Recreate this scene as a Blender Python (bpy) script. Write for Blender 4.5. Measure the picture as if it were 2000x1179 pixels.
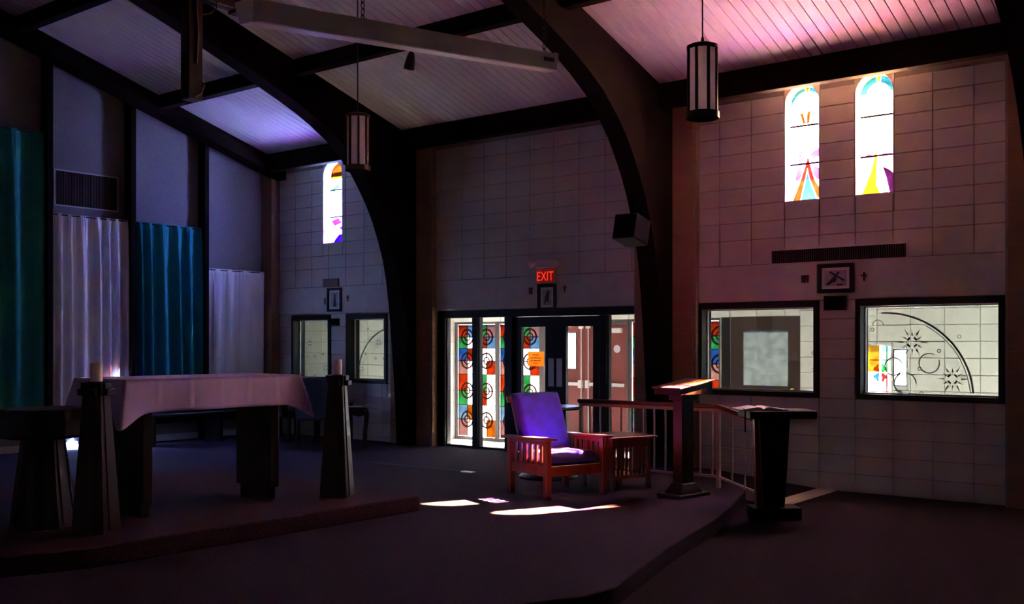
import bpy, bmesh, math, random
from mathutils import Vector, Matrix
random.seed(7)
S = bpy.context.scene
C = S.collection
for o in list(bpy.data.objects): bpy.data.objects.remove(o)

# ------------------------------------------------------------------ camera
# world: +X runs along the side wall towards the nave, +Y towards the side wall, nave floor at Z = 0
cam = bpy.data.cameras.new('camera'); cam_o = bpy.data.objects.new('camera', cam); C.objects.link(cam_o)
cam.sensor_width = 36.0; cam.lens = 2003 / 2000 * 36.0
cam.shift_y = (672 - 589.5) / 2000
cam.clip_start = 0.05; cam.clip_end = 300
cam_o.location = (0, 0, 1.62)
cam_o.rotation_euler = (math.radians(90), 0, math.atan2(0.619, 0.785))
S.camera = cam_o

# ------------------------------------------------------------------ light
SUN_DIR = Vector((-1.7, -3.85, -3.92)).normalized()
w = bpy.data.worlds.new('sky'); S.world = w; w.use_nodes = True
wn = w.node_tree.nodes; wl = w.node_tree.links
bg = wn['Background']; bg.inputs['Color'].default_value = (0.36, 0.54, 1.0, 1); bg.inputs['Strength'].default_value = 2.2
sun = bpy.data.lights.new('sun', 'SUN'); sun.energy = 40; sun.angle = math.radians(0.6); sun.color = (1.0, 0.95, 0.88)
sun_o = bpy.data.objects.new('sun', sun); C.objects.link(sun_o)
sun_o.rotation_euler = SUN_DIR.to_track_quat('-Z', 'Y').to_euler(); sun_o.location = (5, 20, 20)
S.view_settings.view_transform = 'Standard'; S.view_settings.look = 'None'
S.view_settings.exposure = 5.2; S.view_settings.gamma = 1.0
S.view_settings.use_curve_mapping = False

# ------------------------------------------------------------------ materials
MATS = {}
def mat(name, col, rough=0.7, metal=0.0, noise=0.0, nscale=8.0, bump=0.0, bscale=60.0, spec=0.4, stretch=None, sheen=0.0):
    m = bpy.data.materials.new(name); m.use_nodes = True
    nt = m.node_tree; N = nt.nodes; L = nt.links; p = N['Principled BSDF']
    p.inputs['Base Color'].default_value = (*col, 1); p.inputs['Roughness'].default_value = rough
    p.inputs['Metallic'].default_value = metal; p.inputs['Specular IOR Level'].default_value = spec
    if sheen: p.inputs['Sheen Weight'].default_value = sheen
    if noise or bump:
        tc = N.new('ShaderNodeTexCoord'); mp = N.new('ShaderNodeMapping'); L.new(tc.outputs['Object'], mp.inputs['Vector'])
        if stretch: mp.inputs['Scale'].default_value = stretch
    if noise:
        n = N.new('ShaderNodeTexNoise'); n.inputs['Scale'].default_value = nscale; n.inputs['Detail'].default_value = 5
        L.new(mp.outputs['Vector'], n.inputs['Vector'])
        r = N.new('ShaderNodeValToRGB')
        r.color_ramp.elements[0].position = 0.3; r.color_ramp.elements[1].position = 0.7
        r.color_ramp.elements[0].color = (*[c * (1 - noise) for c in col], 1)
        r.color_ramp.elements[1].color = (*[min(1, c * (1 + noise)) for c in col], 1)
        L.new(n.outputs['Fac'], r.inputs['Fac']); L.new(r.outputs['Color'], p.inputs['Base Color'])
    if bump:
        n2 = N.new('ShaderNodeTexNoise'); n2.inputs['Scale'].default_value = bscale; n2.inputs['Detail'].default_value = 3
        L.new(mp.outputs['Vector'], n2.inputs['Vector'])
        b = N.new('ShaderNodeBump'); b.inputs['Strength'].default_value = bump; b.inputs['Distance'].default_value = 0.01
        L.new(n2.outputs['Fac'], b.inputs['Height']); L.new(b.outputs['Normal'], p.inputs['Normal'])
    MATS[name] = m; return m

def glass_mat(name, col, trans=0.35, mottled=0.15):
    """coloured sheet glass: lets light straight through and scatters a share of it"""
    col = [math.sqrt(c) for c in col]; trans = 1-math.sqrt(1-trans)      # light crosses two faces of each sheet
    m = bpy.data.materials.new(name); m.use_nodes = True
    nt = m.node_tree; N = nt.nodes; L = nt.links; N.clear()
    out = N.new('ShaderNodeOutputMaterial'); mix = N.new('ShaderNodeMixShader'); mix.inputs['Fac'].default_value = trans
    a = N.new('ShaderNodeBsdfTransparent'); b = N.new('ShaderNodeBsdfTranslucent')
    tc = N.new('ShaderNodeTexCoord'); n = N.new('ShaderNodeTexNoise'); n.inputs['Scale'].default_value = 9; n.inputs['Detail'].default_value = 3
    L.new(tc.outputs['Object'], n.inputs['Vector'])
    r = N.new('ShaderNodeValToRGB'); r.color_ramp.elements[0].position = 0.3; r.color_ramp.elements[1].position = 0.7
    r.color_ramp.elements[0].color = (*[c * (1 - mottled) for c in col], 1); r.color_ramp.elements[1].color = (*[min(1, c * (1 + mottled)) for c in col], 1)
    L.new(n.outputs['Fac'], r.inputs['Fac'])
    L.new(r.outputs['Color'], a.inputs['Color']); L.new(r.outputs['Color'], b.inputs['Color'])
    L.new(a.outputs[0], mix.inputs[1]); L.new(b.outputs[0], mix.inputs[2]); L.new(mix.outputs[0], out.inputs['Surface'])
    MATS[name] = m; return m

def clear_glass(name, tint=(0.9, 0.93, 0.92), refl=0.06):
    m = bpy.data.materials.new(name); m.use_nodes = True
    nt = m.node_tree; N = nt.nodes; L = nt.links; N.clear()
    out = N.new('ShaderNodeOutputMaterial'); mix = N.new('ShaderNodeMixShader'); mix.inputs['Fac'].default_value = refl
    a = N.new('ShaderNodeBsdfTransparent'); a.inputs['Color'].default_value = (*tint, 1)
    g = N.new('ShaderNodeBsdfGlossy'); g.inputs['Roughness'].default_value = 0.02
    L.new(a.outputs[0], mix.inputs[1]); L.new(g.outputs[0], mix.inputs[2]); L.new(mix.outputs[0], out.inputs['Surface'])
    MATS[name] = m; return m

def emit_mat(name, col, s):
    m = bpy.data.materials.new(name); m.use_nodes = True
    p = m.node_tree.nodes['Principled BSDF']; p.inputs['Base Color'].default_value = (*[c * 0.4 for c in col], 1)
    p.inputs['Emission Color'].default_value = (*col, 1); p.inputs['Emission Strength'].default_value = s
    MATS[name] = m; return m

mat('block', (0.60, 0.55, 0.51), 0.85, noise=0.06, nscale=5, bump=0.35, bscale=140, spec=0.2)
mat('pier_block', (0.34, 0.19, 0.11), 0.85, noise=0.06, nscale=5, bump=0.35, bscale=140, spec=0.2)
mat('mortar', (0.30, 0.26, 0.235), 0.95, noise=0.1)
mat('plaster', (0.22, 0.205, 0.20), 0.9, noise=0.07, nscale=18, bump=0.5, bscale=90, spec=0.15)
mat('lintel', (0.57, 0.53, 0.50), 0.85, noise=0.07, nscale=6, bump=0.2, bscale=90, spec=0.2)
mat('beam', (0.0085, 0.0030, 0.0016), 0.8, noise=0.35, nscale=6, bump=0.1, bscale=30, spec=0.06, stretch=(1, 1, 6))
mat('plank', (0.56, 0.53, 0.52), 0.75, noise=0.05, nscale=4, bump=0.1, bscale=25, spec=0.2, stretch=(8, 1, 8))
mat('deck', (0.16, 0.13, 0.12), 0.9)
mat('white_room', (0.78, 0.79, 0.74), 0.85, noise=0.03, spec=0.2)
mat('grout', (0.55, 0.55, 0.50), 0.9)
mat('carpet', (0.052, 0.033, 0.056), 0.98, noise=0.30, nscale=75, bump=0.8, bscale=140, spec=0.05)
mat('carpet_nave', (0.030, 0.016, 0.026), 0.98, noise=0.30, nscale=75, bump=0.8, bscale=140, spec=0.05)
mat('altar_carpet', (0.065, 0.026, 0.036), 0.98, noise=0.45, nscale=60, bump=0.9, bscale=110, spec=0.05)
mat('tile', (0.62, 0.58, 0.56), 0.45, noise=0.05)
mat('concrete', (0.30, 0.29, 0.27), 0.9, noise=0.1, nscale=2)
mat('gravel', (0.85, 0.68, 0.55), 0.95, noise=0.15, nscale=30)
mat('dark_frame', (0.010, 0.0075, 0.007), 0.5, noise=0.1, spec=0.25)
mat('dark_metal', (0.03, 0.028, 0.03), 0.4, metal=0.6)
mat('black_plastic', (0.006, 0.006, 0.007), 0.6, spec=0.15)
mat('chair_wood', (0.20, 0.032, 0.010), 0.32, noise=0.25, nscale=5, spec=0.5, stretch=(3, 3, 0.6))
mat('dark_wood', (0.022, 0.007, 0.004), 0.4, noise=0.3, nscale=5, spec=0.3, stretch=(3, 3, 0.6))
mat('desk_wood', (0.13, 0.048, 0.024), 0.35, noise=0.25, nscale=5, spec=0.5, stretch=(1, 6, 1))
mat('black_wood', (0.006, 0.004, 0.0035), 0.45, noise=0.3, nscale=5, spec=0.25)
mat('altar_wood', (0.030, 0.019, 0.014), 0.4, noise=0.25, nscale=5, spec=0.3, stretch=(3, 3, 0.6))
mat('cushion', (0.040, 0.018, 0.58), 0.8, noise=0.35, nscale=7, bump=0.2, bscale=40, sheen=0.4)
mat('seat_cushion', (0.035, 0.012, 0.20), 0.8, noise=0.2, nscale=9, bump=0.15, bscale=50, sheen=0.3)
mat('curtain_white', (0.82, 0.78, 0.76), 0.9, noise=0.03, nscale=30, bump=0.05, bscale=200, spec=0.1)
mat('curtain_teal', (0.010, 0.27, 0.27), 0.7, spec=0.2, noise=0.1, nscale=30)
mat('curtain_green', (0.015, 0.26, 0.21), 0.7, spec=0.2, noise=0.1, nscale=30)
mat('linen', (0.60, 0.49, 0.78), 0.9, noise=0.03, nscale=20, bump=0.08, bscale=150, spec=0.1)
mat('wax', (0.88, 0.84, 0.80), 0.5)
mat('white_metal', (0.86, 0.78, 0.78), 0.4, spec=0.4)
mat('rail_paint', (0.55, 0.47, 0.45), 0.45)
mat('rail_wood', (0.10, 0.035, 0.022), 0.35, noise=0.2)
lg = mat('lamp_glass', (0.85, 0.80, 0.78), 0.5, noise=0.03)
_n = lg.node_tree.nodes; _t = _n.new('ShaderNodeBsdfTranslucent'); _t.inputs['Color'].default_value = (0.85, 0.80, 0.78, 1); _m = _n.new('ShaderNodeMixShader'); _m.inputs['Fac'].default_value = 0.45
lg.node_tree.links.new(_n['Principled BSDF'].outputs[0], _m.inputs[1]); lg.node_tree.links.new(_t.outputs[0], _m.inputs[2]); lg.node_tree.links.new(_m.outputs[0], _n['Material Output'].inputs['Surface'])
mat('bronze', (0.05, 0.022, 0.015), 0.4, metal=0.4)
mat('brass', (0.85, 0.60, 0.20), 0.25, metal=1.0)
mat('chrome', (0.75, 0.75, 0.76), 0.2, metal=1.0)
mat('steel', (0.70, 0.68, 0.68), 0.4, metal=0.2)
mat('door_brown', (0.24, 0.062, 0.058), 0.5, noise=0.08, spec=0.3)
mat('door_dark', (0.055, 0.030, 0.026), 0.5, noise=0.1)
mat('paper', (0.75, 0.72, 0.70), 0.8)
mat('print', (0.42, 0.40, 0.42), 0.8, noise=0.25, nscale=14)
mat('ink', (0.05, 0.045, 0.055), 0.8)
mat('frame_black', (0.012, 0.011, 0.012), 0.35)
glass_mat('orange_paper', (0.80, 0.16, 0.008), 0.97, 0.05)
mat('orange_ink', (0.35, 0.06, 0.01), 0.8)
mat('grille', (0.14, 0.11, 0.10), 0.6)
mat('grille_dark', (0.006, 0.005, 0.005), 0.9, spec=0.05)
mat('numeral', (0.05, 0.02, 0.018), 0.5)
mat('leaf', (0.10, 0.22, 0.05), 0.7, noise=0.4, nscale=6)
mat('sticker', (0.65, 0.60, 0.70), 0.6)
mat('etch', (0.50, 0.52, 0.50), 0.7, noise=0.1)
mat('etch_dark', (0.20, 0.21, 0.20), 0.7)
mat('ribbon', (0.01, 0.01, 0.012), 0.7)
mat('upholstery', (0.020, 0.018, 0.028), 0.85)
emit_mat('exit_red', (1.0, 0.035, 0.015), 0.034)
emit_mat('exit_dim', (0.30, 0.008, 0.004), 0.008)
clear_glass('pane', (0.90, 0.93, 0.91), 0.05)
clear_glass('dim_pane', (0.10, 0.10, 0.095), 0.05); clear_glass('grey_pane', (0.35, 0.365, 0.36), 0.05)
clear_glass('door_pane', (0.94, 0.95, 0.95), 0.03)
glass_mat('frosted', (0.0013, 0.0014, 0.0013), 0.75)
# window glass of the tall arched windows
T = 0.25
glass_mat('g_white', (1.0, 0.62, 0.40), T); glass_mat('g_peach', (1.0, 0.38, 0.16), T); glass_mat('g_amber', (1.0, 0.52, 0.20), T); glass_mat('g_rose', (0.95, 0.22, 0.45), T); glass_mat('g_blush', (0.95, 0.55, 0.62), T)
glass_mat('g_lilac', (0.60, 0.20, 0.90), T); glass_mat('g_violet', (0.20, 0.08, 0.80), T); glass_mat('g_purple', (0.03, 0.007, 0.045), T); glass_mat('g_indigo', (0.0015, 0.0003, 0.006), T)
glass_mat('g_cyan', (0.0022, 0.022, 0.050), T); glass_mat('g_red', (0.030, 0.0032, 0.0004), T); glass_mat('g_orange', (0.018, 0.0036, 0.0002), T); glass_mat('g_gold', (0.030, 0.017, 0.0010), T); glass_mat('g_rosewhite', (1.0, 0.50, 0.50), T)
glass_mat('g_yellow', (0.045, 0.027, 0.0012), T); glass_mat('g_green', (0.012, 0.06, 0.012), T); glass_mat('g_blue', (0.20, 0.40, 1.0), T)
glass_mat('g_coral', (0.035, 0.022, 0.055), T); glass_mat('g_skyblue', (0.18, 0.31, 0.80), T); glass_mat('g_pinkshard', (0.034, 0.017, 0.038), T)
# panels of the entrance lobby
glass_mat('p_red', (0.0050, 0.00026, 0.00003), 0.2, 0.3); glass_mat('p_orange', (0.0060, 0.0011, 0.00003), 0.2, 0.35); glass_mat('p_green', (0.0003, 0.0030, 0.0006), 0.2, 0.3)
glass_mat('p_blue', (0.0002, 0.0010, 0.0035), 0.2, 0.3); glass_mat('p_white', (0.085, 0.085, 0.080), 0.35); glass_mat('p_pink', (0.0045, 0.0018, 0.0015), 0.2)
glass_mat('p_sky', (0.0015, 0.0032, 0.0048), 0.2)

# ------------------------------------------------------------------ mesh helpers
class B:
    def __init__(s): s.v = []; s.f = []
    def add(s, vs, fs):
        o = len(s.v); s.v += [tuple(v) for v in vs]; s.f += [tuple(i + o for i in f) for f in fs]; return s
    def box(s, x0, x1, y0, y1, z0, z1):
        if x0 > x1: x0, x1 = x1, x0
        if y0 > y1: y0, y1 = y1, y0
        if z0 > z1: z0, z1 = z1, z0
        return s.add([(x0,y0,z0),(x1,y0,z0),(x1,y1,z0),(x0,y1,z0),(x0,y0,z1),(x1,y0,z1),(x1,y1,z1),(x0,y1,z1)],
                     [(0,3,2,1),(4,5,6,7),(0,1,5,4),(1,2,6,5),(2,3,7,6),(3,0,4,7)])
    def frustum(s, a, za, b, zb, cx=0, cy=0):
        """a, b = half sizes (x, y) at heights za, zb"""
        def q(h, z): return [(cx-h[0],cy-h[1],z),(cx+h[0],cy-h[1],z),(cx+h[0],cy+h[1],z),(cx-h[0],cy+h[1],z)]
        return s.add(q(a, za) + q(b, zb), [(0,3,2,1),(4,5,6,7),(0,1,5,4),(1,2,6,5),(2,3,7,6),(3,0,4,7)])
    def prism(s, poly, axis, a, b):
        n = len(poly)
        def P(p, t):
            return {'x': (t, p[0], p[1]), 'y': (p[0], t, p[1]), 'z': (p[0], p[1], t)}[axis]
        area = sum(poly[i][0]*poly[(i+1)%n][1]-poly[(i+1)%n][0]*poly[i][1] for i in range(n))
        if (area < 0) != (axis == 'y'): poly = poly[::-1]
        if a > b: a, b = b, a
        vs = [P(p, a) for p in poly] + [P(p, b) for p in poly]
        fs = [tuple(range(n))[::-1], tuple(range(n, 2*n))] + [(i, (i+1)%n, n+(i+1)%n, n+i) for i in range(n)]
        return s.add(vs, fs)
    def cyl(s, p0, p1, r0, r1=None, n=16):
        r1 = r0 if r1 is None else r1
        p0 = Vector(p0); p1 = Vector(p1); d = (p1-p0).normalized()
        u = d.orthogonal().normalized(); w_ = d.cross(u)
        vs = []
        for p, r in ((p0, r0), (p1, r1)):
            for i in range(n):
                a = 2*math.pi*i/n; vs.append(p + (u*math.cos(a) + w_*math.sin(a))*r)
        return s.add(vs, [(i,(i+1)%n,n+(i+1)%n,n+i) for i in range(n)] + [tuple(range(n))[::-1], tuple(range(n,2*n))])
    def tube(s, path, r, n=8, closed=False):
        path = [Vector(p) for p in path]; vs = []; m = len(path); u = None
        for k, p in enumerate(path):
            if closed: d = path[(k+1)%m]-path[k-1]
            else: d = path[min(k+1,m-1)]-path[max(k-1,0)]
            d.normalize()
            if u is None: u = d.orthogonal().normalized()
            u = (u-d*u.dot(d)).normalized(); w_ = d.cross(u)
            vs += [p+(u*math.cos(2*math.pi*i/n)+w_*math.sin(2*math.pi*i/n))*r for i in range(n)]
        fs = []
        for k in range(m if closed else m-1):
            k2 = (k+1)%m
            fs += [(k*n+i, k*n+(i+1)%n, k2*n+(i+1)%n, k2*n+i) for i in range(n)]
        if not closed: fs += [tuple(range(n))[::-1], tuple((m-1)*n+i for i in range(n))]
        return s.add(vs, fs)
    def lathe(s, prof, n=24, c=(0,0,0), rot=0):
        vs = []
        for r, z in prof:
            for i in range(n):
                a = 2*math.pi*i/n+rot; vs.append((c[0]+r*math.cos(a), c[1]+r*math.sin(a), c[2]+z))
        m = len(prof); fs = []
        for k in range(m-1): fs += [(k*n+i, k*n+(i+1)%n, (k+1)*n+(i+1)%n, (k+1)*n+i) for i in range(n)]
        fs += [tuple(range(n))[::-1], tuple((m-1)*n+i for i in range(n))]
        return s.add(vs, fs)
    def torus(s, c, R, r, axis='y', n=24, m=6):
        path = []
        for i in range(n):
            a = 2*math.pi*i/n; x, z = R*math.cos(a), R*math.sin(a)
            path.append({'y': (c[0]+x, c[1], c[2]+z), 'z': (c[0]+x, c[1]+z, c[2]), 'x': (c[0], c[1]+x, c[2]+z)}[axis])
        return s.tube(path, r, m, closed=True)
    def xf(s, M_):
        s.v = [tuple(M_ @ Vector(v)) for v in s.v]; return s
    def mesh(s, name, bevel=0, seg=1, smooth=False):
        me = bpy.data.meshes.new(name); me.from_pydata(s.v, [], s.f); me.update()
        if bevel:
            bm = bmesh.new(); bm.from_mesh(me)
            bmesh.ops.bevel(bm, geom=list(bm.edges), offset=bevel, segments=seg, affect='EDGES', clamp_overlap=True, profile=0.5)
            bm.to_mesh(me); bm.free()
        if smooth:
            for p in me.polygons: p.use_smooth = True
            me.set_sharp_from_angle(angle=math.radians(40))
        return me
    def make(s, name, m, parent=None, loc=(0,0,0), rot=(0,0,0), bevel=0, seg=1, smooth=False, **kw):
        return mobj(name, s.mesh(name, bevel, seg, smooth), m, parent, loc, rot, **kw)

def mobj(name, me, m, parent=None, loc=(0,0,0), rot=(0,0,0), label=None, cat=None, group=None, kind=None):
    if m is not None and not me.materials: me.materials.append(MATS[m])
    o = bpy.data.objects.new(name, me); C.objects.link(o); o.location = loc; o.rotation_euler = rot
    if parent is not None: o.parent = parent
    tag(o, label, cat, group, kind); return o
def tag(o, label=None, cat=None, group=None, kind=None):
    if label: o['label'] = label
    if cat: o['category'] = cat
    if group: o['group'] = group
    if kind: o['kind'] = kind
def thing(name, label, cat, loc=(0,0,0), rz=0, group=None, kind=None):
    o = bpy.data.objects.new(name, None); C.objects.link(o); o.empty_display_size = 0.1
    o.location = loc; o.rotation_euler = (0,0,rz); tag(o, label, cat, group, kind); return o
def copy_tree(o, parent=None):
    c = o.copy(); C.objects.link(c)
    if parent is not None: c.parent = parent
    for ch in list(o.children): copy_tree(ch, c)
    return c
SHARED = {}
def shared_box(key, sx, sy, sz, m, bevel):
    k = (key, round(sx,3), round(sy,3), round(sz,3), m)
    if k not in SHARED:
        me = B().box(-sx/2,sx/2,-sy/2,sy/2,-sz/2,sz/2).mesh(key, bevel); me.materials.append(MATS[m]); SHARED[k] = me
    return SHARED[k]
def grid_holes(x0, x1, z0, z1, holes):
    xs = sorted({x0, x1} | {min(max(h[i], x0), x1) for h in holes for i in (0, 1)})
    zs = sorted({z0, z1} | {min(max(h[i], z0), z1) for h in holes for i in (2, 3)})
    out = []
    for i in range(len(xs)-1):
        for j in range(len(zs)-1):
            cx, cz = (xs[i]+xs[i+1])/2, (zs[j]+zs[j+1])/2
            if not any(h[0] < cx < h[1] and h[2] < cz < h[3] for h in holes): out.append((xs[i], xs[i+1], zs[j], zs[j+1]))
    return out
def subtract(r, holes):
    rs = [r]
    for h in holes:
        nr = []
        for (a, b, c, d) in rs:
            if h[1] <= a or h[0] >= b or h[3] <= c or h[2] >= d: nr.append((a,b,c,d)); continue
            if h[0] > a: nr.append((a, h[0], c, d))
            if h[1] < b: nr.append((h[1], b, c, d))
            a2, b2 = max(a, h[0]), min(b, h[1])
            if h[2] > c: nr.append((a2, b2, c, h[2]))
            if h[3] < d: nr.append((a2, b2, h[3], d))
        rs = nr
    return [q for q in rs if q[1]-q[0] > 0.03 and q[3]-q[2] > 0.03]
def blocks(parent, x0, x1, zlist, holes, yface, m='block', ox=0.0, mod=0.4064, gap=0.008, th=0.03, name='block', out=-1):
    """stack-bond blocks on a face at y = yface, proud towards -y (out = -1) or +y"""
    k0 = math.floor((x0-ox)/mod)-1; n = int((x1-x0)/mod)+4
    cnt = 0
    for j in range(len(zlist)-1):
        for k in range(k0, k0+n):
            a, b = max(ox+k*mod, x0), min(ox+(k+1)*mod, x1)
            if b-a < 0.03: continue
            for (p, q, r, s_) in subtract((a, b, zlist[j], zlist[j+1]), holes):
                me = shared_box(name, q-p-gap, th, s_-r-gap, m, 0.004)
                mobj(name, me, None, parent, ((p+q)/2, yface+out*th/2, (r+s_)/2)); cnt += 1
    return cnt

# ------------------------------------------------------------------ sizes
WY = 11.15                       # face of the side wall
RIDGE = 5.0
def zd(y): return 4.75+0.295*(10.65-y) if y >= RIDGE else 4.75+0.295*(10.65-(2*RIDGE-y))
SL = math.atan(0.295)
ARCH_X = [-10.615, -6.325, -2.035, 2.255]
FX = -14.04                      # face of the front wall
PF = 0.13                        # chancel floor
AF = 0.27                        # altar step

# ------------------------------------------------------------------ floors
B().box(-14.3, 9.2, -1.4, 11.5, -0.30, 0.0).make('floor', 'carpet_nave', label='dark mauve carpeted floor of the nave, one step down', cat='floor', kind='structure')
plat = [(-14.1,11.16),(-5.75,11.16),(-5.75,9.72),(-4.62,9.72),(-4.56,9.55),(-4.30,8.78),(-4.06,7.98),(-3.90,7.25),(-3.74,6.55),(-3.56,5.92),(-3.40,5.32),(-3.43,5.02),(-3.60,4.65),(-4.1,2.6),(-4.4,0.9),(-4.6,-1.2),(-14.1,-1.2)]
B().prism(plat, 'z', 0.0, PF).make('chancel_platform', 'carpet', bevel=0.008, label='low carpeted chancel platform with a curved step edge', cat='platform', kind='structure')
B().prism([(-9.6,6.73),(-6.33,6.70),(-6.36,5.2),(-6.42,3.6),(-6.62,3.05),(-6.9,2.7),(-9.6,2.7)], 'z', PF, AF).make('altar_platform', 'altar_carpet', bevel=0.012, label='maroon carpeted altar step under the altar', cat='platform', kind='structure')
r = B(); r.add([(-5.75,9.72,0),(-5.75,11.15,0),(-4.32,11.15,0),(-4.32,9.72,0),(-5.75,9.72,PF),(-5.75,11.15,PF)],[(0,1,2,3),(0,3,4),(1,5,2),(4,3,2,5),(0,4,5,1)])
r.make('ramp', 'carpet', label='short carpeted ramp beside the handrail', cat='ramp', kind='structure')
B().prism([(-4.44,0.0),(-4.40,0.018),(-4.24,0.014),(-4.20,0.0)], 'y', 9.55, 11.13).make('ramp_threshold', 'rail_paint', label='pale threshold strip across the foot of the ramp', cat='threshold strip')
st = thing('floor_strip', 'thin dark strip on the grey chancel carpet, its pale end an added sun spot', 'floor strip', (-8.8,9.06,PF))
B().prism([(-0.035,0),(-0.02,0.008),(0.02,0.008),(0.035,0)], 'x', -1.1, 0.92).make('strip', 'black_plastic', st)  # thin dark strip lying flat along the carpet
B().prism([(-0.045,0),(-0.03,0.010),(0.03,0.010),(0.045,0)], 'x', 0.92, 1.10).make('sun_spot_plate', 'steel', st)  # pale plate standing in for a spot of sunlight on the carpet

# ------------------------------------------------------------------ outdoors
B().box(-70, 60, -60, 90, -0.9, -0.35).make('ground', 'concrete', label='pale concrete ground outside the lobby', cat='ground', kind='structure')

# ------------------------------------------------------------------ side wall in three bays
WIN_A = (-4.809, -4.393, 3.235, 4.56); WIN_B = (-4.001, -3.576, 3.235, 4.56); WIN_C = (-12.655, -12.20, 3.235, 4.56)
WL = (-5.90, -4.405, 1.025, 2.11); WR = (-3.985, -2.485, 1.025, 2.11)
WCL = (-13.42, -12.47, 1.015, 2.09); WCR = (-12.10, -11.19, 1.015, 2.09)
DOORS = (-10.19, -6.74, 0.0, 2.105)
holes = [WIN_A, WIN_B, WIN_C, WL, WR, WCL, WCR, DOORS]
UP = [2.84+0.2032*i for i in range(9)]
LOW = [0.0, 0.2, 0.4, 0.6, 0.81, 1.02, 1.24, 1.46, 1.68, 1.90, 2.11]
def side_bay(name, x0, x1, label, lx0, lx1, lo=True, hi=True):
    bw = B()
    for (a, b, c, d) in grid_holes(x0, x1, -0.1, 4.62, [h for h in holes if h[0] < x1 and h[1] > x0]): bw.box(a, b, WY, WY+0.20, c, d)
    wll = bw.make(name, 'mortar', label=label, cat='wall', kind='structure')
    hs = [h for h in holes if h[0] < lx1 and h[1] > lx0]
    if hi:
        blocks(wll, lx0, lx1, [2.545, 2.84]+UP[1:], hs, WY, ox=-5.619)
    for q in subtract((lx0, lx1, 2.11, 2.545), hs):
        B().box(q[0], q[1], WY-0.03, WY, q[2]+0.004, q[3]-0.004).make('lintel', 'lintel', wll, bevel=0.004)
    if lo: blocks(wll, lx0, lx1, LOW, hs, WY, ox=-5.619)
    return wll
W3 = side_bay('wall_right_nave', -6.325, 9.2, 'pinkish painted block side wall with twin arched windows and two lobby windows', -5.90, -2.475)
W2 = side_bay('wall_right_entrance', -10.615, -6.325, 'grey painted block wall above the lobby doors with the exit sign', -10.19, -6.74, lo=False)
W1 = side_bay('wall_right_chancel', -14.24, -10.615, 'grey painted block wall with a single arched window by the curtains', -13.77, -11.04)
blocks(W3, -1.6, 1.83, [2.545, 2.84]+UP[1:], holes, WY, ox=-5.619)
blocks(W3, -1.6, 1.83, LOW, holes, WY, ox=-5.619)
B().box(-1.6, 1.83, WY-0.03, WY, 2.114, 2.541).make('lintel', 'lintel', W3, bevel=0.004)
# shallow piers behind the arches
PZ = [0.0]+[0.13+0.2032*i for i in range(23)]
for ax, par in ((-10.615, W1), (-6.325, W2), (-2.035, W3)):
    pr = B().box(ax-0.425, ax+0.425, 11.03, WY, 0.0, 4.62).make('pier', 'mortar', par)
    blocks(pr, ax-0.43, ax+0.43, PZ, [], 11.03, m='pier_block', th=0.012, ox=ax-0.4064, gap=0.008)
    for j in range(len(PZ)-1):                # return face of each pier
        me = shared_box('block', 0.012, 0.118, PZ[j+1]-PZ[j]-0.008, 'pier_block', 0.003)
        mobj('block', me, None, pr, (ax+0.431, 11.09, (PZ[j]+PZ[j+1])/2))
cp = B().box(-14.04, -13.78, 10.98, WY, 0.0, 4.62).make('pier', 'pier_block', W1)

# ------------------------------------------------------------------ front wall behind the altar
B().box(FX-0.2, FX, -1.3, 11.35, -0.1, 6.6).make('wall_front', 'plaster', label='textured plaster front wall behind the curtains', cat='wall', kind='structure')
B().box(9.0, 9.2, -1.3, 11.35, -0.1, 6.6).make('wall_back', 'plaster', label='plain plaster back wall of the nave', cat='wall', kind='structure')
for i, a in enumerate((5.903, 7.176, 8.449, 9.725, 11.0)):
    B().box(FX, -13.85, a, a+0.078, PF, zd(a)-0.02).make('wall_post', 'beam', bevel=0.004, label='dark timber post on the front wall between the curtains', cat='post', group='posts on the front wall', kind='structure')
B().box(FX, -14.02, 5.98, 11.0, PF, PF+0.10).make('baseboard_front', 'lintel', bevel=0.004, label='pale baseboard along the front wall', cat='baseboard', kind='structure')

B().box(-14.24, 9.2, -1.35, -1.15, -0.1, 4.62).make('wall_left', 'block', label='painted block wall on the other side of the nave', cat='wall', kind='structure')

# ------------------------------------------------------------------ roof: deck, boards, beams
dk = B()
dk.prism([(RIDGE, zd(RIDGE)+0.03),(11.36, 4.75+0.295*(10.65-11.36)+0.03),(11.36, 4.75+0.295*(10.65-11.36)+0.22),(RIDGE, zd(RIDGE)+0.22)], 'x', -14.25, 9.2)
dk.prism([(RIDGE, zd(RIDGE)+0.03),(RIDGE, zd(RIDGE)+0.22),(-1.36, zd(11.36)+0.22),(-1.36, zd(11.36)+0.03)], 'x', -14.25, 9.2)
CE = dk.make('ceiling', 'deck', label='sloping ceiling of white painted boards between dark beams', cat='ceiling', kind='structure')
plen = (11.3-RIDGE)/math.cos(SL); pw = 0.1265
pm = B().box(-pw/2+0.003, pw/2-0.003, 0, plen, 0, 0.028).mesh('plank', 0.005); pm.materials.append(MATS['plank'])
for i in range(136):
    mobj('plank', pm, None, CE, (-14.0+pw*i, RIDGE, zd(RIDGE)), (-SL, 0, 0))

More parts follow.
